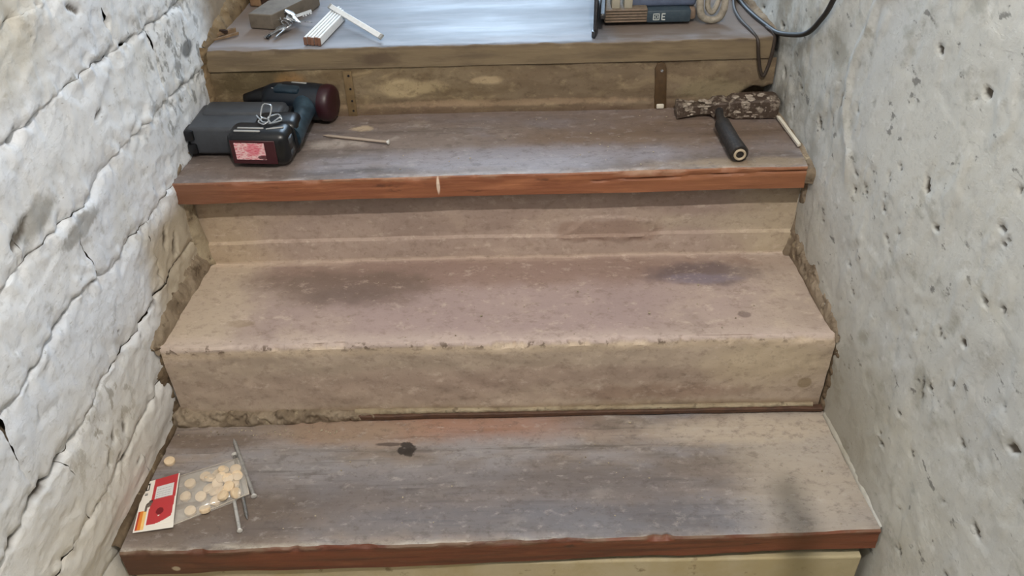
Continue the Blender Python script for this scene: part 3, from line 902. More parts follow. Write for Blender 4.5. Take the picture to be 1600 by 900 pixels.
# beside the middle plank
fillet([(0.551, 0.462, 0.335), (0.545, 0.47, 0.36), (0.535, 0.55, 0.372), (0.52, 0.69, 0.372)], [(0.520, 0.470, 0.335), (0.520, 0.474, 0.358), (0.522, 0.55, 0.362), (0.515, 0.69, 0.362)], 80, 10, 0.003, 60, 0.001, (-0.5, -0.5, 0.7), MORT, 97,
       'mortar along the right end of the middle plank')
fillet([(-0.562, 0.47, 0.33), (-0.556, 0.474, 0.367), (-0.548, 0.56, 0.374), (-0.540, 0.69, 0.376)], [(-0.546, 0.47, 0.33), (-0.544, 0.475, 0.361), (-0.54, 0.56, 0.362), (-0.535, 0.69, 0.362)], 80, 10, 0.003, 60, 0.0005, (0.5, -0.5, 0.7), MORT, 99,
       'mortar along the left end of the middle plank')
# beside the lowest plank
fillet([(-0.586, 0.0, 0.012), (-0.580, 0.12, 0.012), (-0.572, 0.25, 0.012)], [(-0.574, 0.0, 0.0), (-0.570, 0.12, 0.001), (-0.562, 0.25, 0.001)], 80, 8, 0.003, 60, 0.0005, (0.7, 0, 0.7), MORTD, 107,
       'dark dirt line along the left end of the lowest plank')
fillet([(0.584, 0.016, 0.004), (0.576, 0.12, 0.010), (0.564, 0.25, 0.010)], [(0.572, 0.014, -0.004), (0.562, 0.12, 0.0005), (0.553, 0.25, 0.0005)], 80, 8, 0.003, 40, 0.0005, (-0.7, 0, 0.7), RW, 109,
       'pale render running down onto the right end of the lowest plank')

# ------------------------------------------------------------------ objects: materials
STEEL = plain('grey_steel', (150, 148, 146), 0.42, 0.75, 0.4, 300)
SILVER = plain('bright_metal', (206, 208, 210), 0.25, 0.9)
DSTEEL = plain('dark_steel', (84, 84, 86), 0.4, 0.8, 0.4, 120)
BLACK = plain('black_plastic', (13, 14, 17), 0.34, var=0.3, sc=90, dark=(22, 22, 25))
RUBBER = plain('black_rubber', (30, 25, 22), 0.7, var=0.6, sc=160, dark=(62, 54, 48), bump=0.4)
NAVY = plain('navy_plastic', (17, 23, 32), 0.4, var=0.4, sc=70, dark=(28, 38, 48))
TEAL = plain('worn_teal_plastic', (30, 46, 58), 0.45, var=0.6, sc=45, dark=(64, 88, 102))
GREYP = plain('grey_plastic', (62, 65, 70), 0.5, var=0.5, sc=60, dark=(48, 49, 53))
LGREY = plain('pale_grey_plastic', (150, 150, 148), 0.5)
DRED = plain('dark_red_plastic', (44, 14, 22), 0.42)
RED = plain('red_plastic', (150, 38, 44), 0.45, var=0.4, sc=80, dark=(110, 30, 40))
PANELRED = plain('dark_red_panel', (58, 14, 22), 0.5)
BLUEG = plain('blue_grey_plastic', (92, 102, 124), 0.45, var=0.4, sc=70, dark=(66, 74, 92))
BEIGE = plain('beige_plastic', (160, 154, 138), 0.55)
GRILLE = plain('dusty_grille', (112, 100, 84), 0.7, var=0.6, sc=120, dark=(70, 62, 54))
DUSTY = plain('dusty_tan_plastic', (126, 108, 92), 0.7, var=0.5, sc=90, dark=(92, 78, 66))
HOSE = plain('dusty_pale_cord', (150, 142, 128), 0.65, var=0.6, sc=120, dark=(104, 96, 84))
CABLE = plain('black_cable', (36, 34, 32), 0.5)
WHITEP = plain('white_paint', (228, 230, 230), 0.5, var=0.3, sc=120, dark=(190, 194, 198))
WHITEM = plain('white_marking', (196, 200, 196), 0.6)
ENDWOOD = plain('brown_end_grain', (120, 84, 66), 0.7, var=0.6, sc=200, dark=(84, 58, 48))
PLUGW = plain('pale_beech', (222, 200, 168), 0.6, var=0.5, sc=160, dark=(204, 174, 138))
OFFCUT = plain('weathered_offcut', (104, 95, 84), 0.7, var=0.6, sc=50, dark=(76, 68, 58), bump=0.3)
FIREW = plain('tan_split_wood', (140, 112, 84), 0.8, var=0.6, sc=60, dark=(104, 80, 60), bump=0.4)
BARK = plain('dark_bark', (56, 38, 28), 0.9, var=0.6, sc=90, dark=(34, 24, 18), bump=0.5)
SPLINT = plain('splinter_wood', (122, 98, 72), 0.8, var=0.5, sc=90)
STRAPM = plain('brown_painted_strap', (78, 58, 34), 0.6, var=0.5, sc=120, dark=(58, 42, 26))
STRAPP = plain('faded_painted_strap', (112, 92, 62), 0.75, var=0.6, sc=80, dark=(92, 74, 50))
BATT = plain('dark_batten', (84, 58, 42), 0.75, var=0.6, sc=40, dark=(56, 38, 28))
PLASTER = plain('white_plaster', (206, 198, 182), 0.9)
m = Mt('mortar_caked_steel', (74, 60, 50), 0.6, obj=True, metal=0.15)
m.mix(m.noise(70, 0.50, 0.62, seed=3), (150, 138, 124), 0.85)
m.mix(m.noise(120, 0.60, 0.70, seed=5), (190, 178, 164), 0.7)
m.bump(m.raw(90, detail=7), 0.8, 0.004)
CAKED = m.m
m = Mt('printed_label', (226, 190, 190), 0.5, obj=True)
m.mix(m.noise((160, 1, 700), 0.50, 0.56, seed=3, detail=2), (196, 70, 92), 0.8)
m.mix(m.spot((0.006, 0, 0.004), (0.012, 1, 0.011), 0.4, 0.3, 200), (204, 70, 96), 0.6)
m.mix(m.spot((0.022, 0, -0.011), (0.010, 1, 0.004), 0.3, 0.3, 200), (60, 14, 22), 0.9)
LABEL = m.m
m = Mt('clear_film', (236, 230, 220), 0.16, obj=True, spec=0.9)
m.b.inputs['Alpha'].default_value = 0.29
FILM = m.m


def cyl(bm, c, r, h, seg=20, axis='Z', r2=None, bev=0.0):
    rr = bmesh.ops.create_cone(bm, cap_ends=True, segments=seg, radius1=r, radius2=r if r2 is None else r2, depth=h)
    vs = rr['verts']
    if bev:
        es = [e for e in {e for v in vs for e in v.link_edges} if abs(e.verts[0].co.z - e.verts[1].co.z) < 1e-6]
        q = bmesh.ops.bevel(bm, geom=es, offset=bev, segments=2, profile=0.5, affect='EDGES')
        vs = list({v for f in q['faces'] for v in f.verts} | {v for v in vs if v.is_valid})
    if axis == 'X':
        bmesh.ops.rotate(bm, cent=(0, 0, 0), matrix=Matrix.Rotation(R(90), 3, 'Y'), verts=vs)
    if axis == 'Y':
        bmesh.ops.rotate(bm, cent=(0, 0, 0), matrix=Matrix.Rotation(R(-90), 3, 'X'), verts=vs)
    bmesh.ops.translate(bm, vec=c, verts=vs)
    return vs


def part(name, fn, mat, parent, smooth=True, angle=40):
    bm = bmesh.new()
    fn(bm)
    return frombm(name, bm, mat, parent, smooth, angle)


# ------------------------------------------------------------------ cordless drill on the middle plank
Z3, Z4 = 0.3635, 0.4985
d = thing('cordless_drill', 'old dark teal cordless drill with a black and grey battery lying on the middle plank', 'drill', (-0.42, 0.60, Z3))
rz4 = Matrix.Rotation(R(-5), 3, 'Z')
base = part('battery_base', lambda b: box(b, (0.0175, -0.060, 0.032), (0.108, 0.056, 0.062), 0.016, 4, rz4), BLACK, d)
p = part('red_panel', lambda b: box(b, (0.009, -0.0882, 0.030), (0.078, 0.002, 0.044), 0.0008, 1, rz4), PANELRED, base)
lb = part('label', lambda b: box(b, (0, 0, 0), (0.052, 0.0012, 0.031), 0, 1), LABEL, base, False)
lb.location = (0.0035, -0.0896, 0.0325)
lb.rotation_euler = (0, 0, R(-5))
for yy_ in (-0.074, -0.064):  # ridges whose pale grey paints in the sheen lines on the base
    part('ridge', lambda b: box(b, (0.000 + 0.004 * (yy_ > -0.07), yy_, 0.0630), (0.046, 0.004, 0.003), 0.001, 1, rz4), LGREY, base)
part('ridge', lambda b: box(b, (0.046, -0.066, 0.0630), (0.030, 0.003, 0.003), 0.001, 1, Matrix.Rotation(R(12), 3, 'Z')), LGREY, base)
part('release_button', lambda b: (box(b, (0.069, -0.070, 0.045), (0.008, 0.020, 0.012), 0.003, 2), box(b, (0.069, -0.070, 0.022), (0.007, 0.018, 0.010), 0.003, 2)), GREYP, base)
pk = part('battery_pack', lambda b: (box(b, (-0.035, 0.004, 0.0275), (0.160, 0.096, 0.052), 0.007, 3, Matrix.Rotation(R(-3), 3, 'Z')),
                                     box(b, (-0.030, 0.030, 0.030), (0.146, 0.05, 0.058), 0.009, 3, Matrix.Rotation(R(-3), 3, 'Z'))), GREYP, d)
part('contact_cap', lambda b: (box(b, (-0.113, -0.030, 0.040), (0.016, 0.030, 0.020), 0.003, 2), box(b, (-0.112, -0.030, 0.014), (0.016, 0.030, 0.020), 0.003, 2)), BLACK, pk)
part('handle_foot', lambda b: box(b, (0.040, -0.022, 0.034), (0.078, 0.056, 0.058), 0.014, 3), BLACK, d)
part('handle', lambda b: tube(b, catmull([(0.058, -0.040, 0.034), (0.066, -0.012, 0.036), (0.072, 0.025, 0.038), (0.070, 0.060, 0.038), (0.064, 0.090, 0.036)], 5),
                              [0.021 + 0.004 * math.cos(i / 20 * 6.28) for i in range(21)], 16), TEAL, d)
part('trigger', lambda b: box(b, (0.044, 0.042, 0.036), (0.016, 0.034, 0.020), 0.005, 2), BLACK, d)
ax = lambda t, dz=0.0: (-0.03 + 0.15 * t, 0.117 - 0.036 * t, 0.0365 + dz)
part('motor_housing', lambda b: tube(b, [ax(t) for t in (0.12, 0.15, 0.24, 0.4, 0.6, 0.8, 0.86)], [0.022, 0.026, 0.031, 0.0345, 0.0345, 0.034, 0.033], 28), NAVY, d, True, 50)
part('end_cap', lambda b: tube(b, [ax(t) for t in (0.855, 0.90, 0.97, 1.0, 1.01)], [0.0325, 0.0345, 0.0335, 0.029, 0.022], 28), DRED, d, True, 50)
part('gear_collar', lambda b: tube(b, [ax(t) for t in (-0.14, -0.12, 0.0, 0.14)], [0.016, 0.0195, 0.021, 0.025], 24), BLACK, d, True, 50)
part('chuck', lambda b: tube(b, [ax(t) for t in (-0.34, -0.30, -0.13)], [0.009, 0.014, 0.016], 20), DSTEEL, d, True, 50)
part('side_plate', lambda b: box(b, (0.038, 0.088, 0.064), (0.05, 0.026, 0.012), 0.005, 2, Matrix.Rotation(R(-13), 3, 'Z')), TEAL, d)
part('sheen_stripe', lambda b: box(b, (0.058, 0.098, 0.0712), (0.030, 0.004, 0.002), 0.0008, 1, Matrix.Rotation(R(-13), 3, 'Z')), LGREY, d)  # sheen on top of the motor housing, drawn as a pale grey strip
part('selector_knob', lambda b: cyl(b, (0.010, 0.096, 0.062), 0.005, 0.006, 14, 'Z', None, 0.001), LGREY, d)


def loopwire(b, c, a, w, tilt, yaw, r=0.0014):
    pts = []
    for i in range(20):
        t = 2 * math.pi * i / 20
        q = Vector((math.copysign(abs(math.cos(t)) ** 0.5, math.cos(t)) * a, math.copysign(abs(math.sin(t)) ** 0.5, math.sin(t)) * w, 0))
        q = Matrix.Rotation(yaw, 3, 'Z') @ (Matrix.Rotation(tilt, 3, 'X') @ q)
        pts.append(q + Vector(c))
    tube(b, pts, r, 6, True)


hk = part('hanging_clip', lambda b: (loopwire(b, (0.028, -0.036, 0.080), 0.010, 0.0125, R(55), R(-25)), loopwire(b, (0.043, -0.044, 0.070), 0.011, 0.008, R(25), R(35)),
                                     loopwire(b, (0.024, -0.048, 0.068), 0.009, 0.007, R(15), R(-40)), tube(b, [(0.010, -0.036, 0.073), (0.022, -0.048, 0.066), (0.038, -0.054, 0.066), (0.052, -0.036, 0.070)], 0.0014, 6)), SILVER, d)

# ------------------------------------------------------------------ mason's hammer
h = thing('mason_hammer', 'mortar-caked brick hammer with a black rubber grip at the right end of the middle plank', 'hammer', (0.41, 0.62, Z3 + 0.0015))
secs = [(-0.078, 0.046, 0.013, 0.000, 0.030), (-0.072, 0.046, 0.014, 0.001, 0.030), (-0.052, 0.048, 0.013, 0.005, 0.024), (-0.032, 0.050, 0.012, 0.007, 0.022), (-0.016, 0.050, 0.013, 0.006, 0.025),
        (-0.010, 0.048, 0.018, 0.002, 0.031), (0.010, 0.048, 0.019, 0.002, 0.032), (0.016, 0.048, 0.016, 0.003, 0.030), (0.026, 0.047, 0.020, 0.000, 0.036), (0.060, 0.047, 0.021, 0.000, 0.037), (0.100, 0.046, 0.021, 0.000, 0.037), (0.106, 0.046, 0.019, 0.002, 0.035)]


def hammer_head(b):
    rings = []
    for (x, y, w, z0, z1) in secs:
        c = min(w, (z1 - z0) / 2) * 0.16
        pr = [(-w + c, z0), (w - c, z0), (w, z0 + c), (w, z1 - c), (w - c, z1), (-w + c, z1), (-w, z1 - c), (-w, z0 + c)]
        rings.append([b.verts.new((x, y + q[0], q[1])) for q in pr])
    for i in range(len(rings) - 1):
        for k in range(8):
            b.faces.new((rings[i][k], rings[i][(k + 1) % 8], rings[i + 1][(k + 1) % 8], rings[i + 1][k]))
    b.faces.new(rings[0])
    b.faces.new(rings[-1])


hd = part('hammer_head', hammer_head, CAKED, h, True, 18)
rg = random.Random(3)


def crust(b):
    for i in range(46):
        t = rg.random()
        x = rg.choice([rg.uniform(-0.075, -0.045), rg.uniform(0.024, 0.106), rg.uniform(0.024, 0.106), rg.uniform(-0.04, 0.02)])
        w = 0.020 if x > 0.02 else 0.012
        zt = 0.037 if x > 0.02 else 0.026
        if t < 0.5:
            c = (x, 0.047 - w, rg.uniform(0.006, zt - 0.002))
        else:
            c = (x, 0.047 + rg.uniform(-w, w), zt)
        q = bmesh.ops.create_icosphere(b, subdivisions=1, radius=1)['verts']
        bmesh.ops.scale(b, vec=(rg.uniform(0.003, 0.008), 0.002 + 0.004 * (t > 0.5), rg.uniform(0.0015, 0.003)), verts=q)
        for v in q:
            v.co *= 1 + rg.uniform(-0.25, 0.25)
        bmesh.ops.translate(b, vec=c, verts=q)


cr = part('mortar_crust', crust, plain('dried_mortar', (164, 152, 138), 0.95, var=0.8, sc=150, dark=(104, 90, 78)), hd)
cr['kind'] = 'stuff'
part('handle', lambda b: tube(b, [(0.000, 0.045, 0.017), (-0.002, 0.03, 0.017), (-0.005, 0.005, 0.017), (-0.005, -0.022, 0.017)], [0.009, 0.0075, 0.007, 0.0075], 12), DSTEEL, h)
part('grip', lambda b: tube(b, [(-0.006, -0.016, 0.0165), (-0.006, -0.020, 0.0165), (-0.005, -0.05, 0.0165), (-0.002, -0.09, 0.0165), (0.001, -0.128, 0.0165), (0.0012, -0.131, 0.0165)], [0.010, 0.0135, 0.0142, 0.0142, 0.0158, 0.0145], 18), RUBBER, h, True, 50)


def ring(b):
    pts = [(0.0013 + 0.0085 * math.cos(t * math.pi / 10), -0.1325, 0.0165 + 0.0085 * math.sin(t * math.pi / 10)) for t in range(20)]
    tube(b, pts, 0.0022, 6, True)


part('end_ring', ring, plain('worn_pale_rim', (176, 160, 136), 0.6), h)


# ------------------------------------------------------------------ long screws
def screw(label, p0, p1, r=0.0028, hr=0.0046, name='screw', group=None, mat=STEEL, cat='screw', head=True):
    p0, p1 = Vector(p0), Vector(p1)
    L = (p1 - p0).length
    t = thing(name, label, cat, p0, 0, group)
    t.rotation_mode = 'QUATERNION'
    t.rotation_quaternion = Vector((1, 0, 0)).rotation_difference((p1 - p0).normalized())
    part('shank', lambda b: tube(b, [(0.003, 0, 0), (L * 0.6, 0, 0), (L - 0.010, 0, 0), (L, 0, 0)], [r, r, r * 0.95, 0.0006], 10), mat, t)
    n = 26

    def thread(b):
        pts = []
        for i in range(n * 8):
            a = 2 * math.pi * i / 8
            s = L * 0.45 + (L * 0.53) * i / (n * 8)
            k = r * (1.0 if s < L - 0.01 else 1.0 * (L - s) / 0.01 + 0.1)
            pts.append((s, k * math.cos(a), k * math.sin(a)))
        tube(b, pts, 0.00022, 4)
    part('thread', thread, mat, t)
    if head:
        part('head', lambda b: (cyl(b, (0.0014, 0, 0), hr * 0.55, 0.004, 16, 'X', hr * 0.6), cyl(b, (0.0, 0, 0), hr, 0.0024, 16, 'X', None, 0.0006)), plain('bright_screw_head', (214, 212, 206), 0.3, 0.2), t)
    return t


screw('long pale screw lying alone on the middle plank beside the drill', (-0.192, 0.585, Z3 + 0.0048), (-0.315, 0.62, Z3 + 0.0030), 0.0026, 0.0044, mat=plain('brassy_steel', (176, 160, 146), 0.45, 0.4))
screw('long grey screw lying across the right edge of the plastic bag', (-0.394, 0.093, 0.0055), (-0.454, 0.21, 0.0125), 0.0032, 0.0046, mat=plain('dull_zinc', (150, 148, 145), 0.5, 0.1, 0.4, 200))
ZN = plain('pale_zinc', (178, 176, 172), 0.45, 0.1, 0.4, 200)
screw('grey screw poking out under the bag, the longer one nearest the plank edge', (-0.401, 0.0275, 0.0045), (-0.450, 0.150, 0.003), 0.0030, 0.0042, mat=ZN)
screw('grey screw poking out under the bag, with its bright head above the bag corner', (-0.447, 0.181, 0.0052), (-0.395, 0.050, 0.003), 0.0030, 0.0052)

# ------------------------------------------------------------------ bag of wooden plugs with its header card
bag = thing('plug_bag', 'clear plastic bag with a red and white header card, half full of wooden plugs', 'bag', (-0.50, 0.09, 0.0))
A, B_, C_, D_ = [np.array(q) - np.array((-0.50, 0.09)) for q in ((-0.527, 0.139), (-0.508, 0.042), (-0.402, 0.096), (-0.434, 0.172))]


def sheet(top):
    n, m_ = 46, 30
    u, v = np.meshgrid(np.linspace(0, 1, n), np.linspace(0, 1, m_), indexing='ij')
    P = (B_[None, None] * ((1 - u) * (1 - v))[..., None] + A[None, None] * ((1 - u) * v)[..., None] + C_[None, None] * (u * (1 - v))[..., None] + D_[None, None] * (u * v)[..., None])
    lift = 0.0075 * sstep(0.72, 0.9, u)
    env = np.clip(np.sin(np.pi * v), 0, 1) ** 0.45 * np.clip(np.sin(np.pi * np.clip(u * 0.98 + 0.01, 0, 1)), 0, 1) ** 0.45
    if top:
        zt = 0.002 + lift * 0.6 + env * (0.0205 + 0.0016 * fbm(u * 7, v * 9, 0, 3, 7)) + 0.0016 * fbm(u * 15, v * 13, 0, 3, 8) * env
    else:
        zt = 0.0012 + lift * 0.55 + 0 * u
    return mesh('pouch' if top else 'pouch_back', np.stack([P[..., 0], P[..., 1], zt], -1).reshape(-1, 3), gridfaces(n, m_), FILM, bag)


sheet(True)
sheet(False)
# welded rim of the pouch, a little more opaque
m = Mt('film_rim', (222, 212, 196), 0.2, obj=True, spec=0.9)
m.b.inputs['Alpha'].default_value = 0.5
cr_ = [np.array((*q, 0.003)) for q in (A, B_)] + [np.array((*C_, 0.0085)), np.array((*D_, 0.0085))]
part('pouch_rim', lambda b: (tube(b, [cr_[1], cr_[2]], 0.0008, 5), tube(b, [cr_[2], cr_[3]], 0.0007, 5), tube(b, [cr_[3], cr_[0]], 0.0006, 5)), m.m, bag)
# card: one grid, the print as face colours
ca, cb, cc, cd = [np.array(q) - np.array((-0.50, 0.09)) for q in ((-0.567, 0.028), (-0.505, 0.034), (-0.526, 0.141), (-0.581, 0.126))]
cmats = [plain('card_white', (232, 226, 216), 0.5), plain('card_red', (186, 58, 62), 0.4), plain('card_sticker', (214, 214, 214), 0.5), plain('card_black', (30, 34, 30), 0.5),
         plain('card_orange', (226, 134, 50), 0.5), plain('card_yellow', (240, 196, 120), 0.5), plain('card_dark_red', (120, 22, 30), 0.5), plain('card_grey', (150, 150, 152), 0.5), plain('card_brick', (190, 72, 50), 0.5)]
nu, nv = 60, 96
cv, cf, cm = [], [], []
for i in range(nu + 1):
    for j in range(nv + 1):
        u, v = i / nu, j / nv
        q = ca * (1 - u) * (1 - v) + cb * u * (1 - v) + cc * u * v + cd * (1 - u) * v
        cv.append((q[0], q[1], 0.0030 + 0.0055 * u + 0.002 * math.sin(v * 3.1) * u - 0.001 * u * (v < 0.1)))
for i in range(nu):
    for j in range(nv):
        u, v = (i + 0.5) / nu, (j + 0.5) / nv
        # torn hanging hole
        if ((u - 0.27) / 0.075) ** 2 + ((v - 0.50) / 0.05) ** 2 < 1 or (abs(u - 0.22) < 0.035 and 0.38 < v < 0.50) or (abs(u - 0.31) < 0.05 and 0.52 < v < 0.585):
            continue
        c = 0
        if u > 0.30 + 0.02 * v and v > 0.10 + 0.14 * max(0, (u - 0.45) / 0.55) ** 1.5 and u < 0.975 - 0.11 * max(0, 0.7 - v):
            c = 1
        if c == 1 and 0.40 < u < 0.88 and 0.585 < v < 0.835:
            c = 2
            if 0.44 < u < 0.84 and v < 0.80 and int(v * 90) % 4 == 0 and math.sin(u * 150) > -0.4:
                c = 7
        if c == 1 and ((u - 0.60) / 0.10) ** 2 + ((v - 0.33) / 0.065) ** 2 < 1:
            c = 6
        if c == 1 and abs((u - 0.60) - 0.5 * (v - 0.27)) < 0.02 and 0.24 < v < 0.30:
            c = 0
        if 0.03 < u < 0.25 and 0.03 < v < 0.40:
            c = 8 if u < 0.09 else 4 if u < 0.16 else 5
        # black mark at the top of the white strip
        if (0.09 < u < 0.14 and 0.80 < v < 0.945) or (0.09 < u < 0.20 and 0.915 < v < 0.945) or (0.17 < u < 0.20 and 0.80 < v < 0.945) or (0.11 < u < 0.20 and 0.80 < v < 0.825):
            c = 3
        if 0.10 < u < 0.19 and 0.70 < v < 0.76 and abs(math.sin(v * 120)) > 0.5:
            c = 3
        cf.append((i * (nv + 1) + j, (i + 1) * (nv + 1) + j, (i + 1) * (nv + 1) + j + 1, i * (nv + 1) + j + 1))
        cm.append(c)
card = mesh('header_card', cv, cf, cmats, bag, False, cm)
sm = card.modifiers.new('thickness', 'SOLIDIFY')
sm.thickness = 0.0007
sm.offset = -1

# plugs: one prototype, then copies
bm = bmesh.new()
cyl(bm, (0, 0, 0), 0.0088, 0.0062, 24, 'Z', None, 0.0009)
pin = frombm('wooden_plug', bm, PLUGW, None, True)
spots = [(-0.504, 0.121), (-0.483, 0.135), (-0.504, 0.095), (-0.479, 0.094), (-0.471, 0.110), (-0.453, 0.085), (-0.488, 0.066), (-0.466, 0.069), (-0.447, 0.099), (-0.445, 0.134), (-0.431, 0.115),
         (-0.465, 0.139), (-0.439, 0.086), (-0.422, 0.094), (-0.457, 0.116), (-0.470, 0.123), (-0.434, 0.104), (-0.451, 0.123), (-0.428, 0.128), (-0.436, 0.147), (-0.458, 0.100), (-0.452, 0.138), (-0.440, 0.120)]
rg = random.Random(11)
done, inbag = [], []
for i, (x, y) in enumerate(spots):
    o = pin if i == 0 else pin.copy()
    if i:
        COL.objects.link(o)
    lift = 0.0075 * float(sstep(0.0, 1.0, (x + 0.46) / 0.04)) * 0.5
    zc = 0.0050 + lift
    n_near = sum(1 for (a, b, c) in done if math.hypot(a - x, b - y) < 0.0155)
    zc += min(n_near, 2) * 0.0055
    tx, ty = rg.uniform(-0.3, 0.3), rg.uniform(-0.3, 0.3)
    if n_near:
        tx, ty = rg.uniform(-0.6, 0.6), rg.uniform(-0.5, 0.5)
    if i == 13:
        tx, ty, zc = 1.15, 0.1, 0.0125
    done.append((x, y, zc))
    o.location = (x, y, min(zc, 0.0165))
    o.rotation_euler = (tx, ty, rg.uniform(0, 3))
    tag(o, None, 'plug', 'wooden plugs in the plastic bag')
    inbag.append((x, y, o))
ORD = ['nearest the card', 'second from the card', 'third from the card', 'fourth from the card', 'fifth from the card', 'sixth from the card', 'seventh from the card', 'eighth from the card', 'ninth from the card']
ub, vb = np.array((0.105, 0.045)) / 0.1142, np.array((-0.045, 0.105)) / 0.1142
inbag.sort(key=lambda q: q[0] * vb[0] + q[1] * vb[1])
for nm, grp in (('front row of the bag', inbag[:8]), ('middle row of the bag', inbag[8:16]), ('back row of the bag', inbag[16:])):
    grp.sort(key=lambda q: q[0] * ub[0] + q[1] * ub[1])
    for i, q in enumerate(grp):
        q[2]['label'] = 'pale wooden plug %s in the %s' % (ORD[i], nm)
o = pin.copy()
COL.objects.link(o)
for k_ in ('group',):
    if k_ in o:
        del o[k_]
o.location = (-0.553, 0.170, 0.0042)
o.rotation_euler = (0.1, 0.06, 1.0)
tag(o, 'single round wooden plug lying loose above the red card, beside the wall', 'plug')

# ------------------------------------------------------------------ folding rule on the landing
fr_ = thing('folding_rule', 'white wooden folding rule with one leg swung out, on the landing edge', 'folding rule', (-0.3285, 0.7145, Z4), math.atan2(-0.0315, 0.1545))
for i in range(5):
    x = (i - 2) * 0.0066
    L0 = 0.158 - 0.010 * abs(i - 1.2)
    y0 = 0.002 * (i % 2)
    s = part('slat', lambda b: box(b, (x, y0 + L0 / 2, 0.0078), (0.0046, L0, 0.0150), 0.0008, 1), WHITEP, fr_)
    part('bare_end', lambda b: box(b, (x, y0 - 0.0010, 0.0076), (0.0060, 0.0030, 0.0146), 0.0006, 1), ENDWOOD, s)
    part('hinge', lambda b: cyl(b, (x, y0 + L0 - 0.006, 0.0075), 0.0040, 0.0066, 12, 'X'), SILVER, s)
p0, p1 = Vector((-0.318, 0.858, 0.0205 + Z4)), Vector((-0.205, 0.728, 0.0075 + Z4))
inv = Matrix.Translation(fr_.location) @ Matrix.Rotation(fr_.rotation_euler.z, 4, 'Z')
inv.invert()
p0, p1 = inv @ p0, inv @ p1
dv = p1 - p0
leg = part('slat', lambda b: box(b, (0, 0, 0), (dv.length, 0.0046, 0.0100), 0.0008, 1), WHITEP, fr_)
leg.location = (p0 + p1) / 2
leg.rotation_euler = (R(-52), math.asin(-dv.z / dv.length), math.atan2(dv.y, dv.x))
for sx in (-1, 1):
    part('metal_tip', lambda b: box(b, (sx * (dv.length / 2 - 0.002), 0, 0), (0.006, 0.0054, 0.0106), 0.0006, 1), LGREY, leg)

# ------------------------------------------------------------------ bunch of keys
kb = thing('key_bunch', 'bunch of shiny keys on a ring beside the folding rule', 'keys', (-0.388, 0.805, Z4))


def key_mesh(b):
    vs = []
    q = cyl(b, (-0.010, 0, 0), 0.0105, 0.0022, 18, 'Z', None, 0.0004)
    box(b, (0.014, 0.0, 0), (0.032, 0.0062, 0.0020), 0.0003, 1)
    for i, w in enumerate((0.002, 0.003, 0.0015, 0.0026)):
        box(b, (0.012 + i * 0.005, -0.0035 - w / 2, 0), (0.003, w + 0.001, 0.0018))


bm = bmesh.new()
key_mesh(bm)
k0 = frombm('key', bm, SILVER, kb, True, 30)
kpos = [((-0.018, -0.028, 0.006), (0.1, 0.15, R(-128))), ((-0.004, -0.032, 0.008), (0.5, 0.1, R(-112))), ((0.020, 0.000, 0.012), (-0.4, -0.1, R(-30))), ((0.012, 0.016, 0.016), (0.7, -0.2, R(18))),
        ((-0.010, 0.000, 0.013), (0.9, 0.1, R(150))), ((0.006, 0.008, 0.021), (-0.5, 0.2, R(-55)))]
for i, (l, r_) in enumerate(kpos):
    o = k0 if i == 0 else k0.copy()
    if i:
        COL.objects.link(o)
        o.parent = kb
    o.location = l
    o.rotation_euler = r_
part('key_ring', lambda b: loopwire(b, (-0.004, 0.012, 0.014), 0.014, 0.014, R(35), R(20), 0.0012), SILVER, kb)
part('key_tag', lambda b: box(b, (-0.030, -0.050, 0.003), (0.006, 0.014, 0.004), 0.001, 1, Matrix.Rotation(R(-3), 3, 'Z')), BLACK, kb)

# ------------------------------------------------------------------ wooden offcuts and splinters at the left of the landing
w = thing('wooden_offcut', 'grey-brown wooden offcut with slanted ends on the landing behind the keys', 'wood block', (-0.41, 0.86, Z4))
part('block', lambda b: prism(b, [(-0.053, -0.055), (-0.007, -0.065), (0.050, 0.034), (0.060, 0.060), (0.050, 0.078), (0.018, 0.066), (-0.010, 0.030), (-0.030, 0.016)], 0.0, 0.0285, 0.0022), OFFCUT, w, False)
w = thing('split_log', 'split piece of firewood with a dark bark stripe behind the grey-brown offcut', 'firewood', (-0.452, 0.975, Z4))
lg = part('log_half', lambda b: prism(b, [(-0.040, -0.050), (-0.016, -0.056), (-0.014, 0.07), (-0.034, 0.08)], 0.0, 0.062, 0.003), FIREW, w, False)
part('bark', lambda b: prism(b, [(-0.0155, -0.054), (0.012, -0.052), (0.016, 0.075), (-0.0135, 0.07)], 0.0, 0.058, 0.003), BARK, w, False)
part('log_half', lambda b: prism(b, [(0.0125, -0.051), (0.027, -0.044), (0.034, 0.07), (0.0165, 0.075)], 0.0, 0.055, 0.003), FIREW, w, False)
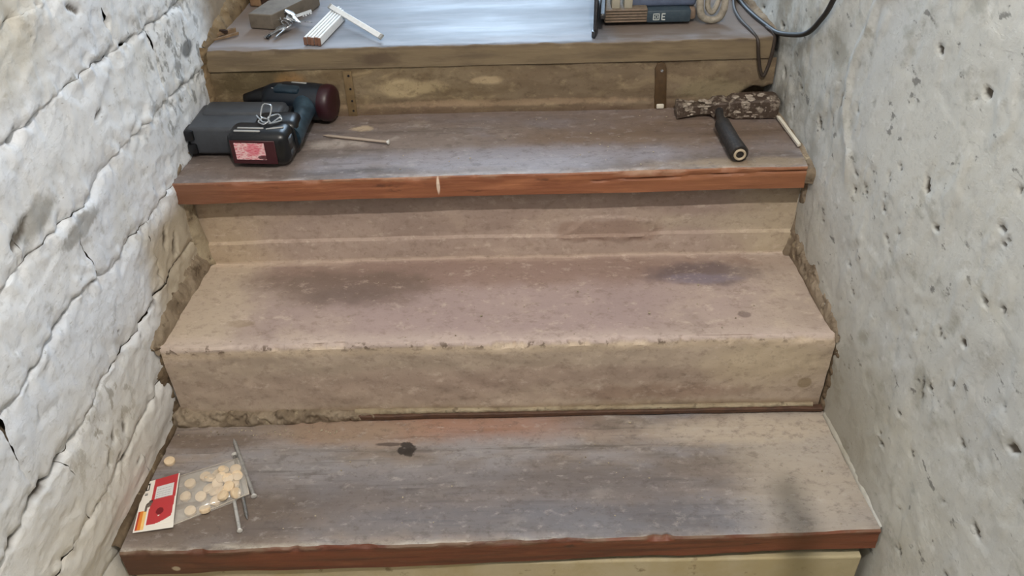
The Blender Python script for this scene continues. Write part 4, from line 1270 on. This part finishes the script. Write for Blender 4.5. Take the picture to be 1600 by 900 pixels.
for i, (x0, y0, x1, y1, wd_, hh, lab) in enumerate([(-0.524, 0.768, -0.487, 0.793, 0.007, 0.007, 'longest tan splinter of wood on the landing at the left wall'),
                                                    (-0.517, 0.748, -0.478, 0.777, 0.005, 0.005, 'thin splinter of wood lying nearest the landing edge by the left wall'),
                                                    (-0.521, 0.786, -0.497, 0.772, 0.005, 0.006, 'short dark splinter of wood lying across the longest one by the left wall')]):
    L0 = math.hypot(x1 - x0, y1 - y0)
    bm = bmesh.new()
    hw = wd_ / 2
    a = [bm.verts.new(q) for q in ((0, -hw * 0.3, 0), (0, hw * 0.6, 0), (L0 * 0.7, hw, 0), (L0, hw * 0.4, 0), (L0 * 0.95, -hw, 0), (L0 * 0.3, -hw, 0))]
    c = [bm.verts.new((q.co.x, q.co.y * 0.7, hh * (0.6 + 0.4 * (j in (2, 3, 4))))) for j, q in enumerate(a)]
    bm.faces.new(a[::-1])
    bm.faces.new(c)
    for j in range(6):
        bm.faces.new((a[j], a[(j + 1) % 6], c[(j + 1) % 6], c[j]))
    o = frombm('wood_splinter', bm, SPLINT if i < 2 else BARK)
    o.location = (x0, y0, Z4 + 0.004 * (i == 2))
    o.rotation_euler = (0, 0, math.atan2(y1 - y0, x1 - x0))
    tag(o, lab, 'splinter', 'wood splinters by the left wall')

# ------------------------------------------------------------------ jigsaw on its side at the right of the landing
j = thing('jigsaw', 'dusty blue and red electric jigsaw lying on its side at the right of the landing', 'jigsaw', (0.29, 0.82, Z4))
part('base_plate', lambda b: (prism(b, [(-0.111, -0.098), (-0.1055, -0.102), (-0.084, 0.095), (-0.092, 0.095)], 0.002, 0.070, 0.0016),
                              prism(b, [(-0.114, -0.100), (-0.108, -0.106), (-0.100, -0.080), (-0.108, -0.080)], 0.0, 0.012, 0.001),
                              box(b, (-0.086, -0.010, 0.036), (0.010, 0.17, 0.010), 0.002, 1, Matrix.Rotation(R(-6), 3, 'Z'))), DSTEEL, j)
gr_ = part('gear_housing', lambda b: box(b, (-0.047, -0.012, 0.020), (0.080, 0.076, 0.026), 0.003, 2), GRILLE, j)
for q in range(5):
    part('grille_rib', lambda b: box(b, (-0.047, -0.0505, 0.0100 + q * 0.0052), (0.076, 0.004, 0.0026), 0.0007, 1), DUSTY, gr_)
mb_ = part('motor_body', lambda b: (box(b, (0.032, -0.010, 0.0170), (0.082, 0.080, 0.024), 0.004, 2), box(b, (0.060, -0.008, 0.015), (0.040, 0.060, 0.016), 0.003, 2)), plain('dark_teal_plastic', (48, 62, 72), 0.5, var=0.5, sc=80, dark=(70, 80, 86)), j)


def marks(b):
    y = -0.0504
    for (x, z, sx, sz) in ((0.009, 0.0225, 0.012, 0.0014), (0.009, 0.0115, 0.012, 0.0014), (0.0037, 0.017, 0.0014, 0.012), (0.0143, 0.017, 0.0014, 0.012), (0.009, 0.0195, 0.006, 0.001), (0.009, 0.0145, 0.006, 0.001), (0.0065, 0.017, 0.001, 0.006), (0.0115, 0.017, 0.001, 0.006),
                           (0.0225, 0.0225, 0.006, 0.0018), (0.0225, 0.0115, 0.006, 0.0018), (0.0195, 0.017, 0.0018, 0.012), (0.0222, 0.017, 0.005, 0.0014)):
        box(b, (x, y, z), (sx, 0.0008, sz))


part('rating_marks', marks, WHITEM, mb_, False)
part('rear_cap', lambda b: box(b, (0.074, -0.014, 0.0155), (0.022, 0.050, 0.022), 0.006, 2), DUSTY, j)
part('handle_shell', lambda b: (box(b, (0.020, 0.002, 0.0410), (0.130, 0.070, 0.026), 0.008, 3), box(b, (0.010, 0.060, 0.030), (0.17, 0.05, 0.046), 0.014, 3)), BLUEG, j)
part('top_shell', lambda b: box(b, (0.000, -0.006, 0.0600), (0.084, 0.062, 0.020), 0.008, 3), RED, j)
part('blade_guard', lambda b: (box(b, (-0.066, -0.030, 0.044), (0.016, 0.030, 0.030), 0.003, 2), box(b, (-0.043, -0.030, 0.044), (0.016, 0.030, 0.030), 0.003, 2)), BEIGE, j)
part('cord_loop', lambda b: (tube(b, catmull([(0.092, -0.020, 0.075), (0.088, -0.042, 0.045), (0.093, -0.046, 0.016), (0.112, -0.046, 0.007), (0.128, -0.046, 0.014), (0.134, -0.044, 0.040), (0.126, -0.020, 0.070)], 6), 0.0068, 10),
                             tube(b, catmull([(0.104, -0.036, 0.050), (0.104, -0.040, 0.030), (0.113, -0.041, 0.020), (0.122, -0.036, 0.034), (0.132, -0.02, 0.060)], 6), 0.0052, 10)), HOSE, j)

# ------------------------------------------------------------------ black power cable down the right wall
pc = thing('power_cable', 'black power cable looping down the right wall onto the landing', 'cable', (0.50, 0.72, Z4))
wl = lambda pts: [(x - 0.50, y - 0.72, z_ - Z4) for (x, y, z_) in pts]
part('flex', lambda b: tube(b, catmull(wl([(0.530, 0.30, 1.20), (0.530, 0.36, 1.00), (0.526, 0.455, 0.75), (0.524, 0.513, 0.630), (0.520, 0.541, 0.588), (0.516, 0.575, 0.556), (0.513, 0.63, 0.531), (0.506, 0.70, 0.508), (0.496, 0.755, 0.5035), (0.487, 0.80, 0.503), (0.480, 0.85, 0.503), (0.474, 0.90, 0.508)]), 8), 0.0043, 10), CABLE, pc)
part('flex_and_shadow_loop', lambda b: tube(b, catmull(wl([(0.470, 0.90, 0.508), (0.459, 0.84, 0.503), (0.458, 0.78, 0.5025), (0.466, 0.728, 0.5015), (0.473, 0.702, 0.494), (0.4775, 0.6985, 0.470), (0.485, 0.698, 0.440), (0.492, 0.697, 0.428), (0.498, 0.698, 0.442), (0.503, 0.700, 0.475), (0.503, 0.708, 0.503), (0.497, 0.74, 0.5035)]), 8), 0.0032, 8), plain('flex_and_shadow_brown', (52, 42, 34), 0.6), pc)  # cable on the landing; its hanging loop stands in for shadows on the riser
part('plug', lambda b: (box(b, (-0.026, 0.200, 0.014), (0.030, 0.046, 0.026), 0.007, 3), tube(b, [(-0.030, 0.17, 0.010), (-0.029, 0.185, 0.012)], [0.005, 0.008], 10)), NAVY, pc)

# ------------------------------------------------------------------ straps nailed on the landing riser
sp = thing('metal_strap', 'brown flat metal strap screwed to the landing riser above the hammer', 'strap', (0.304, 0.7035, 0.41), 0)
st_ = part('strap_plate', lambda b: prism(b, [(-0.0105 + 0.004, -0.046), (0.0105 + 0.006, -0.046), (0.0105, 0.034), (0.007, 0.043), (0.0, 0.0455), (-0.007, 0.043), (-0.0105, 0.034)], -0.002, 0.002, 0.0006), STRAPM, sp)
st_.rotation_euler = (R(90), 0, 0)
part('screw_head', lambda b: cyl(b, (0.002, -0.0025, 0.030), 0.0028, 0.0024, 12, 'Y', None, 0.0006), SILVER, sp)
part('plaster_dab', lambda b: box(b, (0.004, -0.004, -0.040), (0.014, 0.005, 0.009), 0.002, 2), PLASTER, sp)
sp = thing('metal_strap', 'faded narrow metal strap with dark holes on the landing riser behind the drill', 'strap', (-0.272, 0.7035, 0.408), 0)
st_ = part('strap_plate', lambda b: prism(b, [(-0.008, -0.046), (0.008, -0.046), (0.008, 0.044), (-0.008, 0.044)], -0.0018, 0.0018, 0.0005), STRAPP, sp)
st_.rotation_euler = (R(90), 0, 0)
for zq in (0.036, 0.010, -0.014, -0.034):
    part('nail_hole', lambda b: cyl(b, (0.002, -0.0018, zq), 0.0022, 0.0012, 10, 'Y'), BLACK, sp)

# ------------------------------------------------------------------ batten at the foot of the concrete step, white strip by the right wall
xs_ = np.linspace(-0.265, 0.556, 90)
bm = bmesh.new()
rows = []
for x in xs_:
    n1 = 0.0012 * float(fbm(x * 30, 0, 0, 3, 5))
    yf = 0.2565 + 0.001 * float(fbm(x * 9, 3, 0, 3, 5))
    rows.append([bm.verts.new(q) for q in ((x, yf + 0.002, 0.0022), (x, yf, 0.004), (x, yf, 0.0105 + n1), (x, yf + 0.002, 0.012 + n1), (x, 0.2655, 0.012 + n1), (x, 0.2655, 0.002))])
for i in range(len(rows) - 1):
    for k in range(6):
        bm.faces.new((rows[i][k], rows[i][(k + 1) % 6], rows[i + 1][(k + 1) % 6], rows[i + 1][k]))
bm.faces.new(rows[0])
bm.faces.new(rows[-1])
o = frombm('wooden_batten', bm, BATT, None, True, 35)
tag(o, 'thin dark wooden batten along the foot of the concrete step', 'batten')
fillet([(-0.255, 0.2585, 0.0125), (0.1, 0.2585, 0.0125), (0.54, 0.2585, 0.012)], [(-0.255, 0.2665, 0.022), (0.1, 0.2655, 0.020), (0.54, 0.2655, 0.0185)], 260, 9, 0.0035, 90, 0.001, (0, -0.7, 0.7), CREAMM, 133,
       'pale ragged mortar lip on top of the thin batten')
bm = bmesh.new()
pts = [(0.5125, 0.642), (0.5185, 0.640), (0.5215, 0.60), (0.5275, 0.532), (0.5215, 0.530), (0.517, 0.59)]
prism(bm, [(x - 0.52, y - 0.585) for x, y in pts], 0.0, 0.006, 0.0012)
o = frombm('plaster_strip', bm, PLASTER)
o.location = (0.52, 0.585, Z3 + 0.006)
o.rotation_euler = (0, R(-8), 0)
tag(o, 'thin white strip lying along the right wall beside the hammer', 'strip')

# crumbs of plaster and mortar on the treads
rg = random.Random(5)
CRUMB = plain('crumb_plaster', (172, 160, 138), 0.95, var=0.8, sc=40, dark=(108, 92, 74))
places = [(-0.36, 0.54, 0.02, 0.25, 0.0022, 46, 'small plaster crumbs scattered on the lowest wooden plank'), (-0.5, 0.5, 0.28, 0.49, 0.167, 90, 'small plaster crumbs scattered on the concrete step'),
          (-0.18, 0.33, 0.485, 0.67, Z3 + 0.0028, 34, 'small plaster crumbs scattered on the middle wooden plank'), (-0.56, -0.28, 0.225, 0.24, 0.001, 46, 'crumbs lying under the mortar ledge at the back left of the lowest plank')]
for (x0, x1, y0, y1, zb, n, lab) in places:
    bm = bmesh.new()
    for i in range(n):
        s = rg.uniform(0.0006, 0.0017) * (1.6 if rg.random() < 0.12 else 1)
        q = bmesh.ops.create_icosphere(bm, subdivisions=1, radius=s)['verts']
        for v in q:
            v.co *= rg.uniform(0.6, 1.3)
            v.co.z *= 0.6
        bmesh.ops.translate(bm, vec=(rg.uniform(x0, x1), rg.uniform(y0, y1), zb + 0.0004), verts=q)
    tag(frombm('plaster_crumbs', bm, CRUMB), lab, 'crumbs', kind='stuff')

# ------------------------------------------------------------------ added unseen rail, put up to cast a finger-shaped shadow on the lowest plank
g = thing('shadow_rail', 'added unseen wooden rail on brackets, casting the finger shadow on the lowest plank', 'rail', (0.3375, -0.3675, 1.035))
part('rail', lambda b: tube(b, [(0, 0.0, 0), (-0.0002, -0.003, 0), (0, -0.008, 0), (0, -0.018, 0), (0, -0.3, 0.02), (0, -0.9, 0.06)], [0.004, 0.0085, 0.011, 0.0122, 0.0125, 0.0125], 16), plain('rail_wood', (120, 86, 60), 0.5), g)
for yb in (-0.55, -0.82):
    part('bracket', lambda b: tube(b, [(0, yb, 0.02 - yb * 0.03), (0.06, yb, -0.03), (0.315, yb, -0.03)], 0.006, 8), DSTEEL, g)
